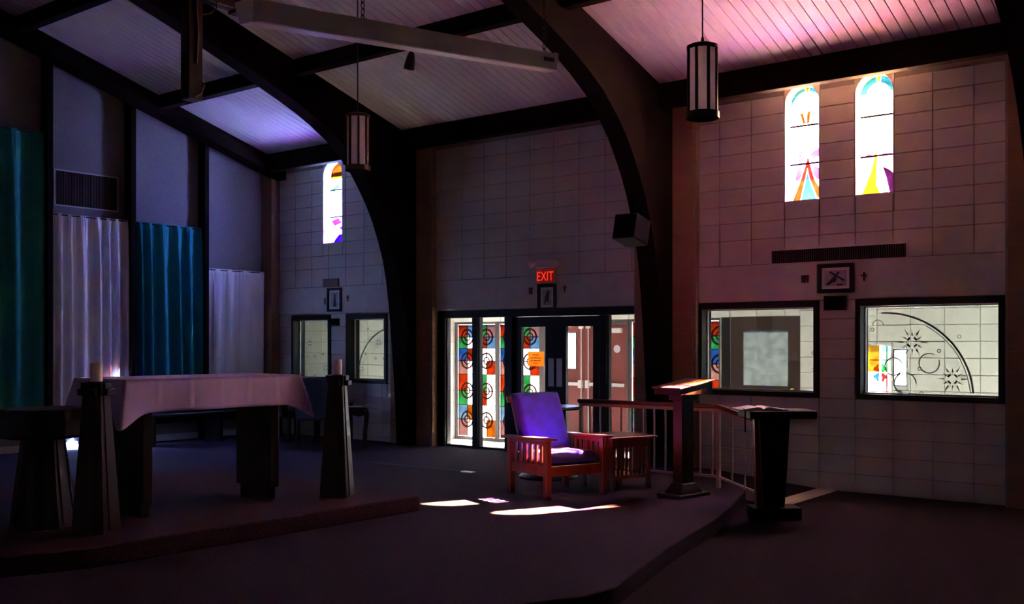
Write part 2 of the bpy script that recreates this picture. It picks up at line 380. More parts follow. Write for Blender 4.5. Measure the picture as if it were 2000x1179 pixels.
inner = [(5.0,6.04),(5.8,5.785),(6.644,5.52),(7.22,5.335),(8.0,5.065),(8.37,4.925),(8.68,4.81),(8.95,4.70),(9.2,4.58),(9.5,4.41),(9.77,4.19),(9.96,4.0),(10.09,3.83),(10.24,3.61),(10.37,3.37),(10.48,3.11),(10.58,2.83),(10.65,2.50),(10.70,2.15),(10.745,1.75),(10.79,1.25),(10.83,0.75),(10.865,0.0)]
outer = []
for k, (y, z) in enumerate(inner):
    if k == 0: outer.append((5.0, zd(5.0)))
    elif z > 4.0:
        t = (y-5.0)/(9.96-5.0); yo = 5.0+t*(11.03-5.0); outer.append((yo, zd(yo)))
    else:
        outer.append((11.03, min(zd(11.03), z*1.16)))
outer[-1] = (11.03, 0.0)
def make_arch(ax):
    b = B(); n = len(inner); half = 0.125
    full = [(i, o) for i, o in zip(inner, outer)]
    mir = [((2*RIDGE-i[0], i[1]), (2*RIDGE-o[0], o[1])) for i, o in full]
    seq = mir[::-1]+full[1:]
    vs = []
    for (iy, iz), (oy, oz) in seq:
        vs += [(ax-half, iy, iz), (ax-half, oy, oz), (ax+half, iy, iz), (ax+half, oy, oz)]
    fs = []
    for k in range(len(seq)-1):
        a = 4*k; c = a+4
        fs += [(a, a+1, c+1, c), (a+2, c+2, c+3, a+3), (a, c, c+2, a+2), (a+1, a+3, c+3, c+1)]
    fs += [(0,2,3,1), (4*len(seq)-4, 4*len(seq)-3, 4*len(seq)-1, 4*len(seq)-2)]
    b.add(vs, fs)
    return b
alabs = {-10.615: 'dark curved timber arch beside the single arched window', -6.325: 'dark curved timber arch carrying a box loudspeaker, right of the lobby doors', -2.035: 'dark curved timber arch beside the large lobby window', 2.255: 'dark curved timber arch further back in the nave'}
for ax in ARCH_X:
    o = make_arch(ax).make('roof_arch', 'beam', label=alabs[ax], cat='arch', group='curved roof arches', kind='structure')
stations = [-13.55]+ARCH_X+[9.0]
blab = ['nearest the front wall', 'over the lobby doors', 'over the twin arched windows', 'further back in the nave', 'at the back of the nave']
for i in range(len(stations)-1):
    a = stations[i]+(0.125 if i else 0); b_ = stations[i+1]-(0.125 if i < len(stations)-2 else 0)
    B().prism([(10.70,4.44),(10.83,4.44),(10.83,zd(10.83)-0.005),(10.70,zd(10.70)-0.005)], 'x', a, b_).make('eave_beam', 'beam', bevel=0.006, label='dark eave beam along the wall top, bay '+blab[i], cat='beam', group='eave beams', kind='structure')
    for j, (py, nm) in enumerate(((8.70, 'lower'), (6.57, 'upper'))):
        B().prism([(py,zd(py)-0.205),(py+0.135,zd(py)-0.205),(py+0.135,zd(py+0.135)-0.004),(py,zd(py)-0.004)], 'x', a, b_).make('roof_purlin', 'beam', bevel=0.006, label='dark '+nm+' roof purlin spanning the bay '+blab[i], cat='beam', group='roof purlins', kind='structure')
rb = B()
rb.add([(x, y, zd(y)-h) for x in (-13.82, -13.55) for (y, h) in ((5.0,0.26),(5.0,0.004),(11.1,0.26),(11.1,0.004))],
       [(0,1,3,2),(4,6,7,5),(0,4,5,1),(2,3,7,6),(0,2,6,4),(1,5,7,3)])
rb.make('roof_rafter', 'beam', label='dark sloping rafter along the top of the front wall', cat='beam', kind='structure')

# ------------------------------------------------------------------ lobby corridor behind the side wall
LY = 13.0
PAN = (-11.50, -6.56, 0.03, 1.99); GD = (-6.40, -5.40, 0.03, 1.995); SQ = (-4.53, -4.205, 0.97, 1.615); TV = (-4.19, -4.02, 1.10, 1.56)
FILL_WIN_L = (-12.95, -12.10, 1.15, 1.95); FILL_WIN_R = (-2.55, -1.75, 1.05, 2.05); FILL_WIN_R2 = (-0.8, 0.0, 1.05, 2.05)  # unseen outer windows, added to let daylight into the lobby rooms
lob = B()
lholes = [PAN, GD, SQ, TV, FILL_WIN_L, FILL_WIN_R, FILL_WIN_R2]
for (a, b, c, d) in grid_holes(-16.2, 3.2, -0.3, 2.72, lholes): lob.box(a, b, LY, LY+0.15, c, d)
WLOB = lob.make('wall_lobby', 'grout', label='white block outer wall of the lobby, behind the glass', cat='wall', kind='structure')
LZ = [0.03+0.2032*i for i in range(13)]
blocks(WLOB, -16.1, -11.5, LZ, lholes, LY, m='white_room', ox=-15.2, gap=0.008, th=0.015)
blocks(WLOB, -5.40, -1.1, LZ, lholes, LY, m='white_room', ox=-5.2, gap=0.008, th=0.015)
blocks(WLOB, -11.5, -5.40, [1.99, 2.2, 2.43], lholes, LY, m='white_room', ox=-5.2, gap=0.008, th=0.015)
B().box(-16.2, 3.2, 11.35, 13.15, -0.3, 0.03).make('floor_lobby', 'tile', label='pale floor of the lobby behind the glass doors', cat='floor', kind='structure')
B().box(-16.2, 3.2, 11.35, 13.15, 2.45, 2.60).make('ceiling_lobby', 'white_room', label='white ceiling of the lobby', cat='ceiling', kind='structure')
B().box(-16.3, 3.3, 11.36, 13.35, 2.72, 2.84).make('lobby_roof', 'gravel', label='flat gravel roof over the lobby, outside the arched windows', cat='roof', kind='structure')
PA = math.atan2(-0.30, 1.64)
pt = B().prism([(-11.34,11.36),(-11.21,11.36),(-11.51,13.0),(-11.64,13.0)], 'z', 0.03, 2.45).make('wall_partition', 'grout', label='white block side wall of the entrance lobby', cat='wall', kind='structure')
for j in range(12):
    for k in range(4):
        f = (k+0.5)/4
        mobj('block', shared_box('block', 0.010, 0.408, 0.195, 'white_room', 0.003), None, pt, (-11.205-0.30*f, 11.36+1.64*f, 0.03+0.2032*(j+0.5)), (0, 0, -PA))
B().box(-16.2, -14.24, 11.15, 11.36, -0.3, 2.72).make('wall_lobby_inner', 'white_room', label='white inner wall at the far end of the lobby room', cat='wall', kind='structure')
B().box(-16.3, -16.1, 11.35, 13.15, -0.3, 2.72).make('wall_lobby_end', 'white_room', label='white end wall of the lobby room', cat='wall', kind='structure')
B().box(3.1, 3.3, 11.35, 13.15, -0.3, 2.72).make('wall_lobby_far_end', 'white_room', label='white far end wall of the lobby room', cat='wall', kind='structure')
wcount = [0]
def wname():
    wcount[0] += 1; return 'window_%d' % wcount[0]
def plain_window(rect, y0, y1, label, gm='pane', bars=0, fw=0.05):
    t = thing(wname(), label, 'window', ((rect[0]+rect[1])/2, (y0+y1)/2, rect[2]), kind='structure')
    ox, oz = (rect[0]+rect[1])/2, rect[2]; W = rect[1]-rect[0]; H = rect[3]-rect[2]; d = (y1-y0)/2
    f = B().box(-W/2,-W/2+fw,-d,d,0,H).box(W/2-fw,W/2,-d,d,0,H).box(-W/2+fw,W/2-fw,-d,d,0,fw).box(-W/2+fw,W/2-fw,-d,d,H-fw,H)
    f.make('window_frame', 'dark_frame', t, bevel=0.004)
    B().box(-W/2+fw,W/2-fw,-0.004,0.004,fw,H-fw).make('pane', gm, t)
    return t
plain_window(FILL_WIN_L, LY, LY+0.15, 'unseen tinted outer window added to light the lobby room by the chancel', gm='grey_pane')
plain_window(FILL_WIN_R, LY, LY+0.15, 'unseen grey tinted outer window added to light the lobby room by the nave', gm='grey_pane')
plain_window(FILL_WIN_R2, LY, LY+0.15, 'unseen grey tinted outer window added to light the lobby room further back in the nave', gm='grey_pane')
plain_window(TV, LY, LY+0.15, 'narrow clear window beside the four-colour glass square', fw=0.012)

# ---- stained panels of the lobby
ROWS = [0.045, 0.364, 0.605, 0.846, 1.121, 1.345, 1.551, 1.74, 1.956]
PATT = ['r s g k', 'g w r s', 'b r w w', 'k w w r', 'r w g w', 'g w r w', 's o w w', 'k w w o']   # top row first
PM = {'r': 'p_red', 'o': 'p_orange', 'g': 'p_green', 'b': 'p_blue', 'w': 'p_white', 'k': 'p_pink', 's': 'p_sky'}
mat('bar_black', (0.003, 0.002, 0.004), 0.9, spec=0.0)
mat('came', (0.030, 0.004, 0.002), 0.8, spec=0.1)
mat('panel_frame', (0.10, 0.085, 0.09), 0.5)
def glass_panel(x0, x1, label, nc=4, shift=0, skip=()):
    t = thing(wname(), label, 'window', ((x0+x1)/2, LY+0.07, 0.03), kind='structure', group='coloured glass panels of the lobby')
    W = x1-x0; H = 1.96; fw = 0.035; y = 0
    f = B().box(-W/2,-W/2+fw,-0.05,0.05,0,H).box(W/2-fw,W/2,-0.05,0.05,0,H).box(-W/2+fw,W/2-fw,-0.05,0.05,0,0.05).box(-W/2+fw,W/2-fw,-0.05,0.05,H-0.04,H)
    f.make('window_frame', 'panel_frame', t, bevel=0.004)
    gx0, gx1 = -W/2+fw, W/2-fw; cw = (gx1-gx0)/nc
    rows = [z-0.03 for z in ROWS]; rows[0] = 0.05; rows[-1] = H-0.04
    for j in range(8):
        for k in range(nc):
            z0, z1 = rows[7-j], rows[8-j]; c = PATT[j].split()[(k+shift) % 4]
            me = shared_box('glass_piece', cw-0.006, 0.006, z1-z0-0.006, PM[c], 0)
            mobj('glass_piece', me, None, t, (gx0+cw*(k+0.5), 0, (z0+z1)/2))
    cm = B()
    for k in range(1, nc): cm.box(gx0+cw*k-0.004, gx0+cw*k+0.004, -0.006, 0.006, 0.05, H-0.04)
    for z in rows[1:-1]: cm.box(gx0, gx1, -0.007, 0.007, z-0.004, z+0.004)
    cm.make('lead_came', 'came', t)
    for k in ((1, 3) if nc > 2 else (1,)):
        for z in (rows[7], rows[5], rows[3], rows[1]):
            if (k, z) in skip: continue
            wb = B(); cx = gx0+cw*k
            wb.torus((cx, -0.010, z), 0.125, 0.015, 'y', 28, 6).torus((cx, -0.010, z), 0.058, 0.012, 'y', 20, 6)
            for a in range(4):
                A = a*math.pi/2
                wb.cyl((cx+0.035*math.cos(A), -0.010, z+0.035*math.sin(A)), (cx+0.145*math.cos(A), -0.010, z+0.145*math.sin(A)), 0.008, 0.013, 6)
            wb.make('cross_wheel', 'came', t)
    return t
glass_panel(-11.50, -10.59, 'coloured glass panel with cross wheels beside the lobby side wall')
glass_panel(-10.59, -9.69, 'coloured glass panel with cross wheels beside the brown outer doors')
glass_panel(-8.06, -7.25, 'coloured glass panel with cross wheels right of the brown outer doors', shift=0)
glass_panel(-7.25, -6.56, 'narrow coloured glass panel beside the brown glazed lobby door', nc=3, shift=2)
fr = B().box(-9.69, -9.585, LY, LY+0.14, 0.03, 1.99).box(-8.09, -8.06, LY, LY+0.14, 0.03, 1.99).box(-9.585, -8.09, LY, LY+0.14, 1.92, 1.99)
fr.make('trim_1', 'panel_frame', bevel=0.004, label='grey frame around the brown outer doors', cat='door frame', kind='structure')
# outer doors
def outer_door(n, x0, x1, label, lite, hinge):
    t = thing('door_%d' % n, label, 'door', ((x0+x1)/2, LY+0.04, 0.03), kind='structure')
    W = x1-x0; H = 1.885
    hs = [(lite[0], lite[1], lite[2], lite[3])] if lite else []
    b = B()
    for (p, q, r_, s_) in grid_holes(-W/2+0.001, W/2-0.001, 0.0, H+0.004, hs): b.box(p, q, -0.022, 0.022, r_, s_)
    b.make('panel', 'door_brown', t)
    if lite:
        B().box(lite[0], lite[1], -0.003, 0.003, lite[2], lite[3]).make('pane', 'door_pane', t)
        f = B(); a, b2, c, d = lite
        f.box(a-0.02,a,-0.03,-0.021,c-0.02,d+0.02).box(b2,b2+0.02,-0.03,-0.021,c-0.02,d+0.02).box(a,b2,-0.03,-0.021,c-0.02,c).box(a,b2,-0.03,-0.021,d,d+0.02)
        f.make('lite_frame', 'panel_frame', t)
    bar = B().box(-W/2+0.03, W/2-0.03, -0.075, -0.045, 0.955, 1.005)
    s = 1 if hinge < 0 else -1
    bar.make('push_bar', 'steel', t, bevel=0.006)
    B().box(s*(W/2-0.10), s*(W/2-0.03), -0.085, -0.022, 0.92, 1.04).make('latch_box', 'steel', t, bevel=0.006)
    B().cyl((s*(W/2-0.065), -0.035, 0.02), (s*(W/2-0.065), -0.035, H-0.01), 0.009, n=8).make('latch_rod', 'steel', t)
    B().box(s*(W/2-0.10), s*(W/2-0.03), -0.06, -0.022, H-0.055, H-0.005).make('rod_cap', 'steel', t, bevel=0.004)
    return t
outer_door(3, -9.585, -8.838, 'brown outer lobby door with a tall narrow window', (-0.13+0.14, 0.06+0.14, 1.22, 1.76), -1)
d4 = outer_door(4, -8.838, -8.09, 'brown outer lobby door with a round sticker and door closer', None, 1)
B().box(-0.02, 0.30, -0.085, -0.022, 1.76, 1.83).make('door_closer', 'steel', d4, bevel=0.008)
B().tube([(0.05,-0.06,1.84),(-0.12,-0.10,1.86),(0.10,-0.04,1.90)], 0.008, 6).make('closer_arm', 'steel', d4)
B().cyl((0.20,-0.022,1.52), (0.20,-0.026,1.52), 0.058, n=24).make('sticker', 'sticker', d4)
# brown glazed door in the lobby
t = thing('door_5', 'dark brown lobby door with a big frosted pane and brass knob', 'door', (-5.90, LY+0.02, 0.03), kind='structure')
b = B()
for (p, q, r_, s_) in grid_holes(-0.50, 0.50, 0.0, 1.965, [(-0.32, 0.335, 1.03, 1.78)]): b.box(p, q, -0.03, 0.03, r_, s_)
b.make('panel', 'door_dark', t)
B().box(-0.32, 0.335, -0.004, 0.004, 1.03, 1.78).make('pane', 'frosted', t)
B().lathe([(0.0,0),(0.018,0.0),(0.016,0.03),(0.034,0.045),(0.036,0.065),(0.02,0.08),(0.0,0.082)], 16).xf(Matrix.Translation((0.42,-0.03,0.975)) @ Matrix.Rotation(math.radians(90),4,'X')).make('knob', 'brass', t, smooth=True)
B().box(-6.54, -6.41, LY-0.01, LY+0.15, 0.03, 2.0).make('trim_2', 'dark_frame', bevel=0.004, label='dark post between the coloured glass and the glazed brown door', cat='door frame', kind='structure')
glass_mat('q_white', (0.030, 0.030, 0.029), 0.2); glass_mat('q_orange', (0.022, 0.0075, 0.0003), 0.2, 0.3); glass_mat('c_green', (0.01, 0.25, 0.03), 0.1); glass_mat('c_blue', (0.02, 0.12, 0.5), 0.1); glass_mat('c_red', (0.3, 0.015, 0.03), 0.1); glass_mat('c_brown', (0.25, 0.05, 0.02), 0.1)
# four-colour glass square
t = thing(wname(), 'small four-colour glass square seen through the large lobby window', 'window', ((SQ[0]+SQ[1])/2, LY+0.06, SQ[2]), kind='structure')
SW = SQ[1]-SQ[0]; SH = SQ[3]-SQ[2]
B().box(-SW/2,-SW/2+0.012,-0.06,0.03,0,SH).box(SW/2-0.012,SW/2,-0.06,0.03,0,SH).box(-SW/2+0.012,SW/2-0.012,-0.06,0.03,0,0.012).box(-SW/2+0.012,SW/2-0.012,-0.06,0.03,SH-0.012,SH).make('window_frame', 'white_metal', t)
q = SW/2-0.012
for sx, sz0, sz1, gm in ((-0.25, 0.30, SH-0.012, 'q_orange'), (0.25, 0.30, SH-0.012, 'q_white'), (-0.25, 0.012, 0.29, 'q_white'), (0.25, 0.012, 0.29, 'q_white')):
    B().box(sx*SW-q/2+0.006, sx*SW+q/2-0.006, -0.003, 0.003, sz0, sz1).make('glass_piece', gm, t)
def corner_motif(cx, cz, sx, sz, m):
    b = B()
    b.prism([(cx+sx*a, cz+sz*c) for a, c in ((0.0,0.02),(0.02,0.05),(0.015,0.10),(0.03,0.11),(0.045,0.075),(0.08,0.06),(0.085,0.03),(0.05,0.02),(0.04,0.0),(0.012,0.0))], 'y', -0.009, -0.005)
    b.make('glass_motif', m, t)
mid = 0.295
corner_motif(-0.005, mid, -1, 1, 'c_brown'); corner_motif(0.005, mid, 1, 1, 'c_green'); corner_motif(-0.005, mid-0.01, -1, -1, 'c_blue'); corner_motif(0.005, mid-0.01, 1, -1, 'c_red')
for (x0, x1, z, m) in ((-0.14, -0.01, 0.45, 'c_brown'), (0.01, 0.14, 0.45, 'c_green'), (-0.14, -0.01, 0.05, 'c_blue'), (0.01, 0.14, 0.05, 'c_red')):
    B().box(x0, x1, -0.009, -0.005, z-0.006, z+0.006).make('glass_motif', m, t)
B().box(0.075, 0.087, -0.009, -0.005, 0.31, SH-0.02).make('glass_motif', 'c_green', t)
B().box(0.075, 0.087, -0.009, -0.005, 0.02, 0.28).make('glass_motif', 'c_red', t)
# shrub outside
sh = thing('shrub', 'leafy green shrub outside the narrow lobby window', 'shrub', (-4.6, 16.2, -0.35))
lb = B()
for i in range(700):
    a = random.uniform(0, 6.283); z = random.uniform(0.3, 2.4); rr = 0.8*math.sqrt(random.random())*math.sin(min(3.0, z*1.25))+0.05
    p = Vector((abs(rr)*math.cos(a), abs(rr)*math.sin(a), z)); M_ = Matrix.Rotation(random.uniform(0,6.28),3,'Z') @ Matrix.Rotation(random.uniform(-1,1),3,'X')
    lb.add([p+M_ @ Vector(v) for v in ((-0.05,0,0),(0,-0.02,0.09),(0.05,0,0),(0,0.02,-0.09))], [(0,1,2,3)])
lb.make('foliage', 'leaf', sh, kind='stuff'); B().cyl((0,0,0), (0,0,1.8), 0.05, 0.02, 8).make('stem', 'dark_wood', sh)

# ------------------------------------------------------------------ tall arched windows
def arched_window(rect, label, base, pieces, bars, arcs=(), y=WY):
    x0, x1, z0, z1 = rect; W = x1-x0; H = z1-z0; R = W/2; cz = H-R; gy = 0.135
    t = thing(wname(), label, 'window', ((x0+x1)/2, y, z0), kind='structure')
    def arch(rr, a0=0, a1=180, n=18): return [(rr*math.cos(math.radians(a0+(a1-a0)*i/n)), cz+rr*math.sin(math.radians(a0+(a1-a0)*i/n))) for i in range(n+1)]
    for s in (-1, 1):                                      # rounded top corners of the opening
        pts = arch(R-0.012, 0, 90) if s > 0 else arch(R-0.012, 90, 180)
        poly = [(s*R, cz)]+(pts if s > 0 else pts[::-1])+[(0, H), (s*R, H)]
        B().prism(poly, 'y', -0.03, 0.20).make('arch_corner', 'block', t)
    B().box(-R, -R+0.012, -0.03, 0.20, 0, cz).make('jamb', 'block', t); B().box(R-0.012, R, -0.03, 0.20, 0, cz).make('jamb', 'block', t)
    B().box(-R, R, -0.035, 0.20, -0.005, 0.014).make('sill', 'block', t)
    n = len(base); r2 = R-0.012
    for i, (v0, v1, gm) in enumerate(base):
        if v1 < 1: poly = [(-r2, v0*H+0.014*(i == 0)), (r2, v0*H+0.014*(i == 0)), (r2, v1*H), (-r2, v1*H)]
        else: poly = [(-r2, v0*H), (r2, v0*H)]+arch(r2)
        B().prism(poly, 'y', gy, gy+0.006).make('glass_piece', gm, t)
    for (a0, a1, ra, rb_, gm) in arcs:
        o_ = arch(r2*ra, a0, a1, 10); i_ = arch(r2*rb_, a0, a1, 10)
        B().prism(o_+i_[::-1], 'y', gy-0.008, gy-0.004).make('glass_piece', gm, t)
    for gm, poly in pieces:
        B().prism([((u-0.5)*2*r2*0.985, max(0.016, v*H)) for u, v in poly], 'y', gy-0.008, gy-0.004).make('glass_piece', gm, t)
    for v in bars:
        B().box(-r2, r2, gy-0.022, gy-0.012, v*H-0.010, v*H+0.010).make('saddle_bar', 'bar_black', t)
    return t
baseA = [(0, 0.20, 'g_blush'), (0.20, 0.47, 'g_lilac'), (0.47, 0.66, 'g_rosewhite'), (0.66, 0.84, 'g_amber'), (0.84, 1, 'g_amber')]
piecesA = [('g_red', [(0.03,0.0),(0.27,0.0),(0.46,0.24),(0.5,0.30),(0.52,0.40),(0.44,0.32),(0.30,0.20)]),
    ('g_red', [(0.52,0.40),(0.5,0.30),(0.56,0.22),(0.78,0.05),(0.90,0.02),(1.0,0.03),(0.98,0.07),(0.72,0.19),(0.60,0.31)]),
    ('g_cyan', [(0.30,0.0),(0.80,0.0),(0.56,0.20),(0.5,0.27),(0.44,0.18)]),
    ('g_pinkshard', [(0.10,0.53),(0.22,0.50),(0.36,0.44),(0.30,0.39),(0.20,0.40),(0.24,0.44),(0.10,0.48)]),
    ('g_pinkshard', [(0.22,0.37),(0.40,0.40),(0.44,0.36),(0.30,0.34)]),
    ('g_pinkshard', [(0.88,0.47),(0.72,0.44),(0.56,0.41),(0.70,0.365),(0.92,0.40),(0.84,0.43)]),
    ('g_pinkshard', [(0.68,0.31),(0.82,0.295),(0.96,0.26),(0.82,0.18),(0.66,0.25)]),
    ('g_pinkshard', [(0.20,0.30),(0.34,0.31),(0.36,0.26),(0.22,0.18),(0.12,0.21)]),
    ('g_red', [(0.27,0.78),(0.37,0.775),(0.44,0.69),(0.38,0.68)]), ('g_red', [(0.50,0.78),(0.60,0.79),(0.56,0.685),(0.48,0.68)])]
arcsA = [(100, 172, 1.0, 0.80, 'g_cyan'), (8, 82, 1.0, 0.80, 'g_cyan'), (84, 98, 1.0, 0.74, 'g_yellow')]
arched_window(WIN_A, 'arched stained-glass window with a red and turquoise tent shape at its foot', baseA, piecesA, (0.335, 0.665), arcsA)
baseB = [(0, 0.14, 'g_peach'), (0.14, 0.33, 'g_peach'), (0.33, 0.50, 'g_rose'), (0.50, 0.66, 'g_white'), (0.66, 0.86, 'g_amber'), (0.86, 1, 'g_amber')]
piecesB = [('g_yellow', [(0.02,0.0),(0.56,0.0),(0.42,0.10),(0.43,0.20),(0.45,0.36),(0.43,0.42),(0.38,0.34),(0.30,0.22)]),
    ('g_pinkshard', [(0.46,0.27),(0.56,0.26),(0.68,0.14),(0.76,0.02),(0.62,0.01),(0.50,0.08)]),
    ('g_indigo', [(0.60,0.245),(0.78,0.215),(1.0,0.155),(1.0,0.0),(0.80,0.0),(0.70,0.15)]),
    ('g_pinkshard', [(0.58,0.43),(0.66,0.40),(0.86,0.34),(0.60,0.335)]), ('g_pinkshard', [(0.10,0.335),(0.36,0.40),(0.30,0.335)]),
    ('g_coral', [(0.0,0.0),(0.02,0.0),(0.29,0.22),(0.36,0.335),(0.0,0.335)])]
arcsB = [(98, 175, 1.0, 0.66, 'g_cyan'), (5, 82, 1.0, 0.62, 'g_cyan'), (84, 96, 1.0, 0.7, 'g_yellow')]
arched_window(WIN_B, 'arched stained-glass window with a yellow path and dark indigo hill at its foot', baseB, piecesB, (0.335, 0.665), arcsB)
baseC = [(0, 0.33, 'g_violet'), (0.33, 0.60, 'g_skyblue'), (0.60, 0.72, 'g_skyblue'), (0.72, 0.80, 'g_skyblue'), (0.80, 0.88, 'g_gold'), (0.88, 1, 'g_orange')]
piecesC = [('g_indigo', [(0.10,0.0),(1.0,0.0),(1.0,0.10),(0.80,0.125),(0.45,0.12),(0.22,0.06)]), ('g_purple', [(0.0,0.29),(0.4,0.32),(0.6,0.26),(0.2,0.23)]), ('g_purple', [(0.45,0.20),(1.0,0.26),(1.0,0.20),(0.6,0.17)]),
    ('g_green', [(0.05,0.68),(0.5,0.74),(0.4,0.69),(0.1,0.64)])]
arched_window(WIN_C, 'arched stained-glass window shading from orange through blue to violet, near the curtains', baseC, piecesC, (0.335, 0.665))

# ------------------------------------------------------------------ lobby windows in the side wall
def rosette(b, cx, cz, R):
    for i in range(12):
        A = i*math.pi/6
        r0, r1 = (0.45*R, 0.75*R) if i % 2 else (0.55*R, R)
        dx, dz = math.cos(A), math.sin(A); px, pz = -dz, dx; w_ = 0.055*R
        b.prism([(cx+dx*r0+px*w_, cz+dz*r0+pz*w_), (cx+dx*r1, cz+dz*r1), (cx+dx*r0-px*w_, cz+dz*r0-pz*w_), (cx+dx*(r0-0.05*R), cz+dz*(r0-0.05*R))], 'y', -0.003, 0.0)
def ring(b, cx, cz, R, w_, a0, a1, n=24):
    pts = [(math.radians(a0+(a1-a0)*i/n)) for i in range(n+1)]
    for i in range(n):
        b.prism([(cx+R*math.cos(pts[i]), cz+R*math.sin(pts[i])), (cx+R*math.cos(pts[i+1]), cz+R*math.sin(pts[i+1])), (cx+(R-w_)*math.cos(pts[i+1]), cz+(R-w_)*math.sin(pts[i+1])), (cx+(R-w_)*math.cos(pts[i]), cz+(R-w_)*math.sin(pts[i]))], 'y', -0.003, 0.0)
def lobby_window(rect, label, flowers, rings, dots=()):
    x0, x1, z0, z1 = rect; W = x1-x0; H = z1-z0; cx, cz0 = (x0+x1)/2, z0
    t = thing(wname(), label, 'window', (cx, WY, z0), kind='structure'); fw = 0.055
    f = B().box(-W/2,-W/2+fw,-0.055,0.20,0,H).box(W/2-fw,W/2,-0.055,0.20,0,H).box(-W/2+fw,W/2-fw,-0.055,0.20,0,fw).box(-W/2+fw,W/2-fw,-0.055,0.20,H-fw-0.02,H)
    f.make('window_frame', 'dark_frame', t, bevel=0.005)
    a, c, d = W/2-fw, fw, H-fw-0.02
    s = B().box(-a,-a+0.014,0.08,0.10,c,d).box(a-0.014,a,0.08,0.10,c,d).box(-a+0.014,a-0.014,0.08,0.10,c,c+0.014).box(-a+0.014,a-0.014,0.08,0.10,d-0.014,d)
    s.make('glazing_bead', 'steel', t)
    B().box(-a+0.012, a-0.012, 0.10, 0.106, c+0.012, d-0.012).make('pane', 'pane', t)
    e = B(); ed = B()
    for (x, z, R) in flowers:
        rosette(e, x-cx, z-z0, R); 
        for i in range(4):
            A0 = i*90+20; ring(ed, x-cx, z-z0, 0.36*R, 0.12*R, A0, A0+50, 4)
    for (x, z, R, w_, a0, a1) in rings: ring(e, x-cx, z-z0, R, w_, a0, a1)
    for (x, z) in dots: ring(ed, x-cx, z-z0, 0.022, 0.008, 0, 360, 8)
    e.make('etched_pattern', 'etch', t, (0, 0.099, 0)); ed.make('etched_centre', 'etch_dark', t, (0, 0.0985, 0))
    return t
lobby_window(WL, 'black framed lobby window showing a brown glazed door', [(-4.51, 1.33, 0.07)], [(-4.45, 1.50, 0.07, 0.012, 90, 270)], [(-4.52, 1.52), (-4.47, 1.15)])
lobby_window(WR, 'large black framed lobby window etched with a ring and rosettes', [(-3.426, 1.642, 0.17), (-3.016, 1.258, 0.16)], [(-3.72, 1.05, 0.92, 0.02, 4, 92), (-3.72, 1.05, 0.885, 0.008, 4, 60), (-3.62, 1.38, 0.10, 0.012, 20, 330), (-3.25, 1.42, 0.11, 0.012, 60, 380), (-3.50, 1.20, 0.12, 0.012, 0, 300), (-3.79, 1.83, 0.06, 0.01, 0, 200)],
    [(-3.85, 1.78), (-3.35, 1.36), (-3.55, 1.10), (-3.33, 1.10), (-3.15, 1.55), (-2.95, 1.70)])
lobby_window(WCL, 'black framed lobby window with etched snowflakes, nearest the curtains', [(-13.13, 1.637, 0.12), (-12.735, 1.237, 0.12)], [(-12.88, 1.42, 0.06, 0.012, -80, 80), (-13.12, 1.22, 0.06, 0.012, -80, 80)], [(-13.0, 1.42), (-12.8, 1.46), (-13.18, 1.42), (-13.0, 1.1)])
lobby_window(WCR, 'black framed lobby window with etched snowflakes, partly behind the timber arch', [(-11.515, 1.652, 0.13), (-11.90, 1.232, 0.11)], [(-11.2, 1.10, 0.78, 0.02, 95, 170)], [(-11.80, 1.47), (-11.58, 1.40), (-11.40, 1.40), (-11.75, 1.86)])

# ------------------------------------------------------------------ lobby doors
y0, y1 = 11.16, 11.30
fr = B().box(-10.19,-10.055,y0,y1,PF,2.105).box(-9.533,-9.437,y0,y1,PF,2.0).box(-8.941,-8.805,y0,y1,PF,2.0).box(-7.365,-7.253,y0,y1,PF,2.0).box(-6.783,-6.74,y0,y1,PF,2.105)
fr.box(-10.055,-6.783,y0,y1,2.0,2.105).box(-10.19,-6.74,y0,y1,-0.05,PF)
fr.make('trim_3', 'dark_frame', bevel=0.006, label='black frame of the lobby doors and side lights', cat='door frame', kind='structure')
for x0, x1, lab in ((-10.055,-9.533,'clear floor-length side light beside the block pier'),(-9.437,-8.941,'clear floor-length side light beside the left lobby door'),(-7.253,-6.783,'clear side light between the lobby doors and the timber arch')):
    t = thing(wname(), lab, 'window', ((x0+x1)/2, 11.23, PF), kind='structure'); W = x1-x0
    B().box(-W/2,W/2,-0.03,0.03,0,0.03).box(-W/2,-W/2+0.016,-0.03,0.03,0.03,1.87).box(W/2-0.016,W/2,-0.03,0.03,0.03,1.87).make('glazing_bead', 'dark_frame', t)
    B().box(-W/2+0.016,W/2-0.016,-0.003,0.003,0.03,1.87).make('pane', 'door_pane', t)
for n, x0, x1, g0, g1, lab in ((1,-8.800,-8.090,-8.67,-8.257,'black glazed lobby door with an orange notice taped to its glass'),(2,-8.084,-7.370,-7.918,-7.483,'black glazed lobby door showing the brown outer doors')):
    cx = (x0+x1)/2; t = thing('door_%d' % n, lab, 'door', (cx, 11.23, PF), kind='structure')
    b = B()
    for (p, q, r_, s_) in grid_holes(x0-cx, x1-cx, 0.01, 1.865, [(g0-cx, g1-cx, 0.25, 1.727)]): b.box(p, q, -0.028, 0.028, r_, s_)
    b.make('door_frame', 'dark_frame', t)
    B().box(g0-cx, g1-cx, -0.003, 0.003, 0.25, 1.727).make('pane', 'door_pane', t)
    px = (-8.206, -8.112) if n == 1 else (-8.069, -7.976)
    B().box(px[0]-cx, px[1]-cx, -0.034, -0.028, 0.92, 1.30).make('push_plate', 'steel', t, bevel=0.002)
nt_ = thing('notice', 'orange paper notice taped on the left lobby door glass', 'notice', (-8.43, 11.226-0.004, 1.32))
B().box(-0.135, 0.135, -0.0015, 0.0, 0, 0.20).make('sheet', 'orange_paper', nt_)
